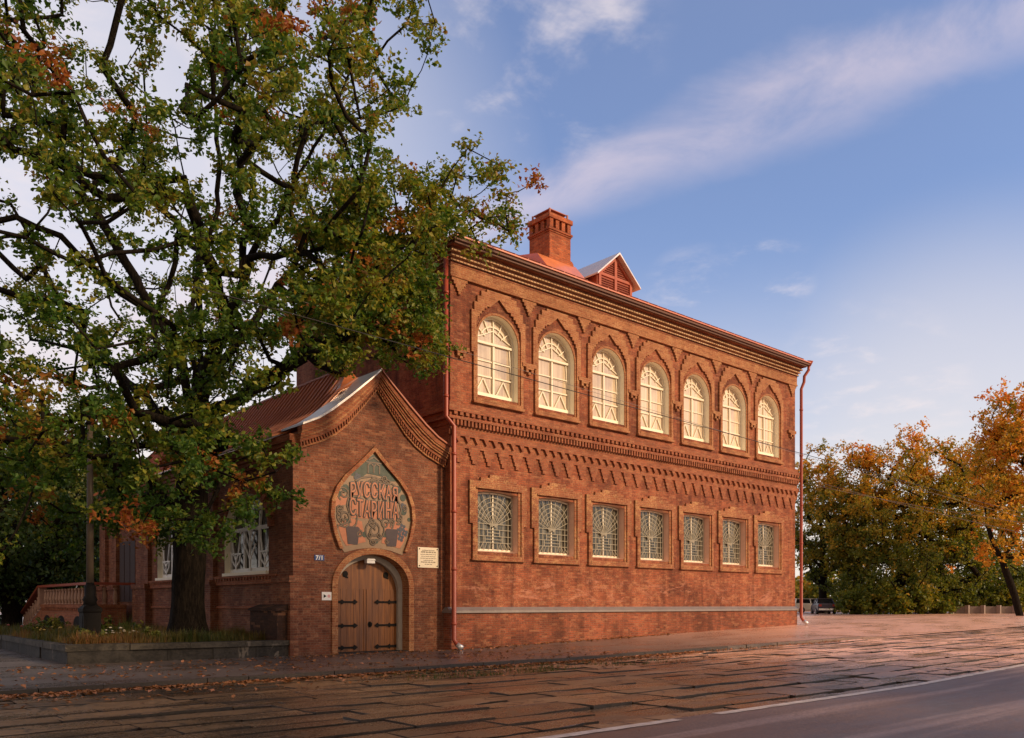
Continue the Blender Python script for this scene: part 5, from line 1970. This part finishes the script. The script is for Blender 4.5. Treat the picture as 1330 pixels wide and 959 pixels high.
def tree(name, label, cat, base, blobs, ncl, per, leaf, mat, seed, turn=(0.3, 0.2), turn_h=0.0, spread=0.9, group=None, trunk=None, kk=0.022, sky_gap=1.0):
    """a whole tree: blobs are (x, y, z, rx, ry, rz) lumps of its crown relative to the foot"""
    rng = np.random.default_rng(seed)
    B = np.array(base)
    pts = []
    for bx, by, bz, rx, ry, rz in blobs:
        n = max(8, int(ncl * rx * ry * rz / sum(b[3] * b[4] * b[5] for b in blobs)))
        q = rng.normal(0, 1, (n * 2, 3))
        q /= np.linalg.norm(q, axis=1)[:, None]
        q *= (rng.uniform(0.25, 1.0, n * 2) ** (1 / 2.2))[:, None]
        lump = np.sin(q[:, 0] * 5 + seed) * np.sin(q[:, 1] * 5 + 1.3 * seed) * np.sin(q[:, 2] * 6)
        q = q[lump > -0.28 * sky_gap][:n]
        pts.append(B + np.array([bx, by, bz]) + q * np.array([rx, ry, rz]))
    C = np.concatenate(pts)
    C = C[C[:, 2] > B[2] + 0.3]
    g = Grow(seed)
    r0 = g.node(B + np.array([0, 0, -0.4]), -1)
    top = trunk or [(0, 0, 1.5), (0.2, 0, min(4, blobs[0][2] * 0.6)), (0.1, 0.2, blobs[0][2])]
    g.limb([g.p[0]] + [B + np.array(t) for t in top], r0, 0.9, 0.06)
    g.clusters(C, B + np.array([0, 0, 2.0]), step=1.1, jit=0.12)
    t = thing(name, tuple(base), label, cat, group)
    obj('trunk', g.wood(kk, 0.47, 0.012, (8, 5, 3)), M['bark'], t, smooth=True)
    h = (C[:, 2] - B[2]) / (C[:, 2].max() - B[2])
    tcv = rng.normal(turn[0], turn[1], len(C)) + turn_h * (h - 0.45)
    pos, nr, tr_ = cluster_leaves(rng, C, per, spread, tcv, up=0.6, tturn=0.12)
    leaves_obj('crown', leaf_mesh('crown', pos, nr, leaf, tr_, rng, 0.65), mat, t)
    return t


def foot(u, D, z=None):
    p = at(u, HYP, D)
    return (p.x, p.y, (pave_z(p.x, p.y) if z is None else z) - 0.05)


# autumn trees beyond the square on the right
RIGHT = [
    ('autumn_tree', 'olive green tree with ochre tips just behind the far corner of the brick house', 1068, 84, 17.2, 4.6, 0.42, 1),
    ('autumn_tree', 'green skirted tree with an orange brown top rising behind the parked dark car', 1112, 80, 16.4, 4.4, 0.50, 2),
    ('autumn_tree', 'highest orange pointed crown between the parked cars and the low grey wall', 1165, 78, 17.6, 5.2, 0.52, 3),
    ('autumn_tree', 'broad amber tree standing behind the end of the low grey wall nearest the cars', 1222, 80, 17.8, 5.2, 0.50, 4),
    ('autumn_tree', 'greener tree behind the middle of the low grey wall, beside the leaning trunk', 1275, 84, 16.6, 5.2, 0.36, 5),
]
for nm, lb, u, D, H, w, tn, sd in RIGHT:
    b = foot(u, D)
    rr = np.random.default_rng(sd)
    bl = [(0, 0, H * 0.55, w * 0.85, w * 0.85, H * 0.36), (rr.normal(0, 1), 0.5, H * 0.80, w * 0.6, w * 0.6, H * 0.19), (-w * 0.55, -0.5, H * 0.50, w * 0.6, w * 0.6, H * 0.24),
          (w * 0.55, 0.5, H * 0.52, w * 0.6, w * 0.6, H * 0.26), (rr.normal(0, 0.8), -1.5, H * 0.28, w * 0.9, w * 0.7, H * 0.20), (rr.normal(0, 1.6), -1, H * 0.86, w * 0.35, w * 0.35, H * 0.13)]
    tree(nm, lb, 'tree', b, bl, 430, 56, 0.27, M['leaf_autumn'], 100 + sd, (tn - 0.20, 0.15), 0.85, 0.95, 'autumn trees across the square', kk=0.026, sky_gap=-0.15)
b = foot(1327, 66)
tree('autumn_tree', 'tall bright orange tree with a leaning black trunk in front of the low grey wall', 'tree', b,
     [(-1.6, 0, 12.0, 3.4, 3.4, 3.0), (1.5, 0, 12.8, 4.5, 4.0, 4.2), (-0.4, 0, 15.6, 3.2, 3.0, 2.6), (3.8, 0, 9.0, 3.4, 3.4, 2.6), (-2.2, 1.0, 8.2, 2.6, 2.4, 1.6), (-1.2, 0.6, 5.2, 2.2, 2.0, 1.3), (1.5, 0, 6.2, 2.6, 2.4, 1.6)],
     430, 58, 0.26, M['leaf_autumn'], 131, (0.62, 0.15), 0.25, 0.95, 'autumn trees across the square',
     trunk=[(-0.3, 0.25, 1.5), (-0.9, 0.8, 3.6), (-1.9, 1.6, 6.2), (-2.3, 1.9, 8.5), (-1.8, 1.4, 12.0)], kk=0.0165)
# two trees added out of frame to shade the gatehouse and left side
tree('added_shading_tree', 'tall leafy tree added out of view to shade the gatehouse', 'tree', (10.5, -36.5, -0.4),
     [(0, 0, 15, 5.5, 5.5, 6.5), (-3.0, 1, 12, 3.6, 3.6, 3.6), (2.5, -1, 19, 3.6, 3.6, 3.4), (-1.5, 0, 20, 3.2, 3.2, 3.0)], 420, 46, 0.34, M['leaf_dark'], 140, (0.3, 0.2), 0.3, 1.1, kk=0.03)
tree('added_shading_tree', 'bushy tree added out of view to shade the planter side', 'tree', (0.5, -42.0, -0.4),
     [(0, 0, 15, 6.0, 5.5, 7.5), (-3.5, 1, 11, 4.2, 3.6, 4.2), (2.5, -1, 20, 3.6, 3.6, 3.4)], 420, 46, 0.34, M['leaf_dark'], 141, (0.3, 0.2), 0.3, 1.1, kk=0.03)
# taller wood further back, reads as one mass
rng = np.random.default_rng(77)
n = 900
uu = rng.uniform(1015, 1420, n)
DD = rng.uniform(105, 125, n)
C = np.array([tuple(at(u, HYP, D)) for u, D in zip(uu, DD)])
C[:, 2] = rng.uniform(0.02, 1, n) * (6.0 + 2 * np.sin(uu / 17.0)) + 0.5
pos, nr, tr_ = cluster_leaves(rng, C, 26, 1.7, rng.normal(0.30, 0.16, n) + 0.25 * (C[:, 2] / 16 - 0.4))
leaves_obj('far_wood', leaf_mesh('far_wood', pos, nr, 0.62, tr_, rng, 0.7), M['leaf_autumn'], kind='stuff')

# shrubs along the far side of the square
for i, (u, D, w, h, lb) in enumerate(((1116, 76, 2.0, 2.4, 'dark green shrub beside the parked dark car'), (1142, 76, 2.6, 2.2, 'low yellowish shrub second from the parked cars'),
                                      (1178, 76, 3.0, 2.4, 'round green shrub halfway between the parked cars and the low grey wall'), (1215, 77, 2.6, 1.8, 'small dull shrub touching the near end of the low grey wall'),
                                      (1262, 82, 3.4, 2.6, 'wide shrub rising behind the low grey wall'), (1310, 82, 3.0, 2.8, 'dark shrub behind the low grey wall next to the leaning trunk'))):
    tree('shrub', lb, 'shrub', foot(u, D), [(0, 0, h * 0.5, w, w * 0.8, h * 0.55), (w * 0.5, 0, h * 0.35, w * 0.6, w * 0.5, h * 0.4), (-w * 0.5, 0, h * 0.4, w * 0.6, w * 0.5, h * 0.4)],
         90, 40, 0.30, M['leaf_autumn'], 200 + i, (0.10 + 0.05 * (i % 3), 0.10), 0.2, 0.7, 'shrubs across the square', kk=0.02)

# deep shade trees left of the oak
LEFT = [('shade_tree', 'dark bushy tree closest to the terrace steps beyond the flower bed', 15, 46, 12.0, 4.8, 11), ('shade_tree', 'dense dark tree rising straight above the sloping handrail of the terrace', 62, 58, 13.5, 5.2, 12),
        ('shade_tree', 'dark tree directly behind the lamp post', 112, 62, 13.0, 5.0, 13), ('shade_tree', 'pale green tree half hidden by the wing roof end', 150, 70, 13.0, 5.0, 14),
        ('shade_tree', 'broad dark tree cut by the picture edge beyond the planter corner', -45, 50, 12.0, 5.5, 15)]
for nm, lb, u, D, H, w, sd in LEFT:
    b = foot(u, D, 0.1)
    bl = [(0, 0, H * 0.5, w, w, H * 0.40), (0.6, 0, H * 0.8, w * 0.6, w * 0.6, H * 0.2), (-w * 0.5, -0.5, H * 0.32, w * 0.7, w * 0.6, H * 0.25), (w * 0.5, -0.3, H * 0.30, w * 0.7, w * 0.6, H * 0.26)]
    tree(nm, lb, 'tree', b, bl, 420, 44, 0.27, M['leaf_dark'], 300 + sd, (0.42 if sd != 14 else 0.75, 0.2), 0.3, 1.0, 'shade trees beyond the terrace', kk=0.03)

# clipped hedge along the back of the flower bed
rng = np.random.default_rng(9)
n = 420
C = np.stack([rng.uniform(-26, -7.9, n), rng.uniform(31.5, 33.0, n), rng.uniform(0.1, 1.15, n)], 1)
pos, nr, tr_ = cluster_leaves(rng, C, 36, 0.34, rng.normal(0.25, 0.15, n))
hd = leaves_obj('hedge', leaf_mesh('hedge', pos, nr, 0.13, tr_, rng, 0.6), M['leaf_dark'])
tag(hd, 'low dark clipped hedge running behind the balustrade steps', 'hedge')

# ------------------------------------------------------------------ flower bed in the planter
rng = np.random.default_rng(31)


def blades(n, x, y, z, h, lean=0.35):
    X, Y = x, y
    an = rng.uniform(0, 6.28, n)
    le = rng.normal(0, lean, n) * h
    w = rng.uniform(0.006, 0.014, n)
    dx, dy = np.cos(an), np.sin(an)
    V = np.stack([np.stack([X - dy * w, Y + dx * w, z], 1), np.stack([X + dy * w, Y - dx * w, z], 1),
                  np.stack([X + dx * le * 0.4 + dy * w * 0.7, Y + dy * le * 0.4 - dx * w * 0.7, z + h * 0.6], 1), np.stack([X + dx * le * 0.4 - dy * w * 0.7, Y + dy * le * 0.4 + dx * w * 0.7, z + h * 0.6], 1),
                  np.stack([X + dx * le, Y + dy * le, z + h], 1)], 1)
    return V


def blade_obj(name, V, turn, mat, parent=None, kind=None):
    n = len(V)
    me = bpy.data.meshes.new(name)
    W_ = V.reshape(-1, 3)
    fs = []
    for i in range(n):
        o = i * 5
        fs += [(o, o + 1, o + 2, o + 3), (o + 3, o + 2, o + 4)]
    me.from_pydata([tuple(p) for p in W_], [], fs)
    a = me.attributes.new('turn', 'FLOAT', 'POINT')
    a.data.foreach_set('value', np.repeat(np.clip(turn, 0, 1), 5).astype('f'))
    return leaves_obj(name, me, mat, parent, kind)


n = 30000
gx, gy = rng.uniform(-11.7, GX - 0.5, n), 1.2 + rng.uniform(0, 1, n) ** 1.5 * 13
pat = np.sin(gx * 2.1 + np.sin(gy * 1.3)) * np.sin(gy * 1.7)
hh = np.clip(0.24 + 0.17 * pat + rng.normal(0, 0.09, n), 0.05, 0.75)
blade_obj('grass', blades(n, gx, gy, np.full(n, 0.25), hh), 0.55 + 0.35 * np.sin(gx * 1.1 + 1) * np.sin(gy * 0.9) + rng.normal(0, 0.18, n), M['grass'], kind='stuff')
n = 9000
gx, gy = rng.uniform(-40, -8, n), rng.uniform(13, 31, n)
blade_obj('lawn', blades(n, gx, gy, np.full(n, 0.08), np.clip(rng.normal(0.3, 0.1, n), 0.08, 0.6)), rng.normal(0.5, 0.25, n), M['grass'], kind='stuff')

petal = {'yellow': plain('yellow petals', (0.60, 0.42, 0.10), 0.5), 'white': plain('white petals', (0.70, 0.62, 0.50), 0.5), 'red': plain('dull red petals', (0.30, 0.05, 0.03), 0.5)}


def flower_plant(x, y, z, h, w, npl, col, nfl, label, seed, group='plants in the flower bed'):
    r = np.random.default_rng(seed)
    t = thing('flowering_plant' if nfl else 'leafy_plant', (x, y, z), label, 'plant', group)
    n = npl
    V = []
    global rng
    keep, rng = rng, r
    V = blades(n, x + r.normal(0, w * 0.3, n), y + r.normal(0, w * 0.3, n), np.full(n, z), h * r.uniform(0.5, 1.1, n), 0.5)
    V[:, :, :] += 0
    rng = keep
    blade_obj('foliage', V, r.normal(0.15, 0.12, n), M['grass'], t)
    if nfl:
        mb = MB()
        for _ in range(nfl):
            fx, fy, fz = x + r.normal(0, w * 0.45), y + r.normal(0, w * 0.45), z + h * r.uniform(0.75, 1.15)
            s = r.uniform(0.03, 0.06)
            mb.lathe([(0.0, -s * 0.4), (s, 0.0), (s * 0.6, s * 0.35), (0.0, s * 0.5)], (fx, fy, fz), 6)
        obj('blossom', mb, petal[col], t)


flower_plant(-9.4, 4.4, 0.25, 0.95, 0.55, 70, 'white', 0, 'tall clump of grey green blades between lamp post and oak', 1)
flower_plant(-9.9, 3.4, 0.25, 0.40, 0.50, 110, 'white', 14, 'pale flowering clump right beside the lamp pedestal', 2)
flower_plant(-11.3, 6.2, 0.25, 0.42, 0.60, 120, 'yellow', 8, 'yellow flowering clump near the outer planter corner', 3)
flower_plant(-11.2, 9.5, 0.25, 0.55, 0.60, 120, 'red', 12, 'reddish flowering clump along the planter edge facing the path', 4)
flower_plant(-7.0, 2.0, 0.25, 0.30, 0.40, 90, 'white', 0, 'low green tuft between the oak foot and the gatehouse', 5)

for i, (x, y, h, lb) in enumerate(((-10.0, 5.6, 0.75, 'bushy green plant behind the lamp pedestal'), (-8.9, 6.2, 0.6, 'rounded green plant between lamp post and oak trunk'), (-11.0, 2.2, 0.5, 'low bushy plant in the outer corner of the planter'),
                                   (-9.6, 1.7, 0.42, 'small leafy plant at the middle of the planter coping'), (-10.9, 7.8, 0.7, 'tall bushy plant before the terrace steps'))):
    tree('leafy_plant', lb, 'plant', (x, y, 0.25), [(0, 0, h * 0.5, h * 0.8, h * 0.8, h * 0.5)], 26, 34, 0.10, M['leaf_dark'], 500 + i, (0.75, 0.2), 0.1, 0.18, 'plants in the flower bed', trunk=[(0, 0, 0.1), (0.02, 0, h * 0.4)], kk=0.004)

# ------------------------------------------------------------------ fallen leaves
rng = np.random.default_rng(41)


def litter(name, X, Y, zf, size, tmean, lift=0.012):
    Z = np.array([zf(x, y) for x, y in zip(X, Y)]) + lift + rng.uniform(0, 0.02, len(X))
    pos = np.stack([X, Y, Z], 1)
    nr = rng.normal(0, 0.22, (len(X), 3)) + np.array([0, 0, 1.0])
    leaves_obj(name, leaf_mesh(name, pos, nr, size, rng.normal(tmean, 0.28, len(X)), rng, 0.6, lobed=True), M['leaf_fallen'], kind='stuff')


n1, n2, n3, n4 = 2000, 620, 700, 500
n5 = 420
X = np.concatenate([rng.uniform(-6, 12, n5), rng.uniform(-19, 6, n1), rng.uniform(-18, 4, n2), rng.uniform(-16, 3, n3), rng.uniform(4, 16, n4 // 3)])
Y = np.concatenate([-0.12 - np.abs(rng.normal(0, 0.25, n5)), KERB_Y - np.abs(rng.normal(0.05, 0.22, n1)), KERB_Y - np.abs(rng.normal(0.6, 1.0, n2)), rng.uniform(KERB_Y + 0.1, 0.2, n3), KERB_Y - np.abs(rng.normal(0.1, 0.3, n4 // 3))])
litter('fallen_leaves', X, Y, lambda x, y: (road_z(x) + 0.012) if y < KERB_Y else pave_z(x, y), 0.13, 0.55, 0.010)
n = 260
blade_obj('moss_tufts', blades(n * 6, np.repeat(rng.choice([-6.2, -4.9, -3.3, -2.0, 0.2, 2.0], n), 6) + rng.normal(0, 0.45, n * 6), np.repeat(rng.choice([-7.3, -8.0, -6.5], n), 6) + rng.normal(0, 0.10, n * 6),
          np.full(n * 6, -0.29), np.clip(rng.normal(0.05, 0.03, n * 6), 0.02, 0.12)), rng.normal(0.35, 0.2, n * 6), M['grass'], kind='stuff')


# ------------------------------------------------------------------ overhead cables
def cable(a, b, r, mat, label, sag=0.25, n=24, group='overhead cables'):
    a, b = Vector(a), Vector(b)
    pts = []
    for i in range(n + 1):
        t = i / n
        p = a.lerp(b, t)
        p.z -= 4 * sag * t * (1 - t)
        pts.append(p)
    mb = MB()
    mb.tube(pts, r, 6)
    tag(obj('overhead_cable', mb, mat), label, 'cable', group)


def py_(u, v, y):
    k = (u - CXP) / FPX
    D = (y - CAM[1]) / (FY + k * RY)
    return at(u, v, D)


cable(py_(250, 372, -6.5), py_(1420, 691, -6.5), 0.011, M['wire'], 'black cable crossing in front of the arched upper windows', 0.05)
cable(py_(330, 372, -3.4), py_(1440, 700, -3.4), 0.006, M['wire_pale'], 'thin pale cable running through the oak towards the square', 0.35)
cable(at(1046, 622, 50), at(1500, 728, 40), 0.011, M['wire_pale'], 'pale wire before the autumn trees, upper of the pair', 0.2)
cable(at(1046, 628, 52), at(1500, 700, 46), 0.011, M['wire_pale'], 'pale wire before the autumn trees, flatter of the pair', 0.3)

# ------------------------------------------------------------------ parked cars, low wall
tyre_m = plain('tyre rubber', (0.015, 0.014, 0.014), 0.8)
car_glass = plain('dark car glass', (0.015, 0.016, 0.019), 0.15, spec=0.5)
lamp_red = plain('red lamp glass', (0.30, 0.02, 0.015), 0.2)
lamp_white = plain('clear lamp glass', (0.7, 0.68, 0.62), 0.15)
chrome = plain('chrome', (0.6, 0.6, 0.6), 0.2, metal=0.9)


def car(loc, rz, paint, label, wagon, plate):
    """length along x, front at +x"""
    t = thing('parked_car', loc, label, 'car', 'cars parked beyond the house corner')
    t.rotation_euler = (0, 0, rz)
    L, W = 4.3, 0.83

    def loft(secs):
        mb = MB()
        k = len(secs[0])
        for s_ in secs:
            mb.v += s_
        for i in range(len(secs) - 1):
            for j in range(k):
                mb.f.append((i * k + j, i * k + (j + 1) % k, (i + 1) * k + (j + 1) % k, (i + 1) * k + j))
        mb.f.append(tuple(range(k))[::-1])
        mb.f.append(tuple((len(secs) - 1) * k + j for j in range(k)))
        return mb

    def sec(x, z0, z1, w):
        return [(x, -w * 0.92, z0), (x, -w, z0 + 0.15), (x, -w, z1 - 0.16), (x, -w * 0.93, z1), (x, w * 0.93, z1), (x, w, z1 - 0.16), (x, w, z0 + 0.15), (x, w * 0.92, z0)]
    prof = [(-2.15, 0.42, 0.86, 0.72), (-2.10, 0.30, 0.97, 0.79), (-1.6, 0.22, 1.0, W), (-0.6, 0.22, 0.98, W), (0.7, 0.22, 0.96, W), (1.1, 0.22, 0.93, W), (1.8, 0.22, 0.84, 0.81), (2.08, 0.28, 0.74, 0.77), (2.15, 0.40, 0.64, 0.70)]
    obj('body', loft([sec(*p) for p in prof]), paint, t, local=True, smooth=False)
    xr = -2.0 if wagon else -1.55
    cab = [(xr, 0.95, 0.76), (xr + 0.22, 1.42, 0.60), (0.25, 1.44, 0.62), (1.0, 0.95, 0.76)]
    g_ = loft([[(xr, -0.75, 0.96), (xr, 0.75, 0.96), (xr + 0.002, 0.75, 0.965), (xr + 0.002, -0.75, 0.965)],
               [(xr - 0.0, -0.75, 0.96), (xr, 0.75, 0.96), (xr + (0.18 if wagon else 0.55), 0.60, 1.40), (xr + (0.18 if wagon else 0.55), -0.60, 1.40)],
               [(1.02, -0.75, 0.94), (1.02, 0.75, 0.94), (0.28, 0.60, 1.40), (0.28, -0.60, 1.40)]])
    obj('windows', g_, car_glass, t, local=True)
    mb = MB()
    mb.poly([(xr + (0.16 if wagon else 0.52), -0.62), (0.30, -0.63), (0.30, 0.63), (xr + (0.16 if wagon else 0.52), 0.62)], 1.395, 1.45, 'z')
    for s in (-1, 1):
        mb.tube([(1.04, s * 0.755, 0.94), (0.28, s * 0.605, 1.42)], 0.045, 6)
        mb.tube([(-0.35, s * 0.765, 0.95), (-0.35, s * 0.61, 1.42)], 0.045, 6)
        mb.tube([(xr, s * 0.755, 0.95), (xr + (0.18 if wagon else 0.55), s * 0.605, 1.42)], 0.06, 6)
    obj('roof', mb, paint, t, local=True)
    for x in (-1.35, 1.3):
        for s in (-1, 1):
            mb = MB()
            c = (x, s * (W - 0.16), 0.31)
            pts = [(c[0], c[1] + s * 0.0, c[2]), (c[0], c[1] + s * 0.19, c[2])]
            mb.tube([(c[0], c[1] - 0.10, c[2]), (c[0], c[1] + 0.10, c[2])], 0.31, 18)
            w = obj('wheel', mb, tyre_m, t, (0, s * 0.085, 0), local=True)
            mb = MB()
            mb.tube([(c[0], c[1] + s * 0.095, c[2]), (c[0], c[1] + s * 0.112, c[2])], 0.19, 14)
            obj('hubcap', mb, chrome, w, local=True)
    for s in (-1, 1):
        mb = MB()
        mb.box(2.03, 2.14, s * 0.56 - 0.17, s * 0.56 + 0.17, 0.58, 0.70)
        obj('headlight', mb, lamp_white, t, local=True)
        mb = MB()
        mb.box(-2.165, -2.06, s * 0.60 - 0.13, s * 0.60 + 0.13, 0.70, 0.90)
        obj('tail_light', mb, lamp_red, t, local=True)
    mb = MB()
    mb.box(2.10, 2.24, -0.74, 0.74, 0.34, 0.50)
    mb.box(-2.24, -2.10, -0.74, 0.74, 0.36, 0.52)
    obj('bumper', mb, plate and chrome or paint, t, local=True)
    mb = MB()
    mb.box(-2.262, -2.241, -0.26, 0.26, 0.40, 0.51)
    obj('number_plate', mb, lamp_white, t, local=True)
    return t


white_paint = plain('white car paint', (0.82, 0.76, 0.66), 0.3, var=0.05, coat=0.5)
dark_paint = plain('dark purple car paint', (0.022, 0.012, 0.028), 0.4, var=0.1, coat=0.15)
p = at(1052, HYP, 84)
car((p.x, p.y, pave_z(p.x, p.y)), R(-30), white_paint, 'white estate car parked just past the house corner', True, False)
p = at(1069, HYP, 79)
car((p.x, p.y, pave_z(p.x, p.y)), R(38), dark_paint, 'dark purple saloon parked with its tail towards the street', False, True)

a, b = foot(1236, 77), foot(1318, 76)
t = thing('low_wall', tuple((Vector(a) + Vector(b)) / 2), 'long low grey concrete wall across the square under the trees', 'wall')
mb = MB()
d = (Vector(b) - Vector(a))
d.z = 0
L = d.length
d.normalize()
nn = Vector((-d.y, d.x, 0))
k = 4
for i in range(k):
    p, q = Vector(a) + d * (L * i / k + 0.02), Vector(a) + d * (L * (i + 1) / k - 0.02)
    q2, p2 = q + nn * 0.25, p + nn * 0.25
    mb.add([(v.x, v.y, a[2] - 0.2) for v in (p, q, q2, p2)] + [(v.x, v.y, a[2] + 0.72) for v in (p, q, q2, p2)], [(0, 1, 5, 4), (1, 2, 6, 5), (2, 3, 7, 6), (3, 0, 4, 7), (4, 5, 6, 7)])
obj('panel', mb, plain('grey concrete', (0.17, 0.13, 0.115), 0.8, var=0.25), t)
mb = MB()
for i in range(k + 1):
    p = Vector(a) + d * (L * i / k)
    mb.box(p.x - 0.16, p.x + 0.16, p.y - 0.16, p.y + 0.16, a[2] - 0.2, a[2] + 0.82)
obj('pier', mb, plain('pale concrete', (0.25, 0.19, 0.17), 0.8, var=0.25), t)
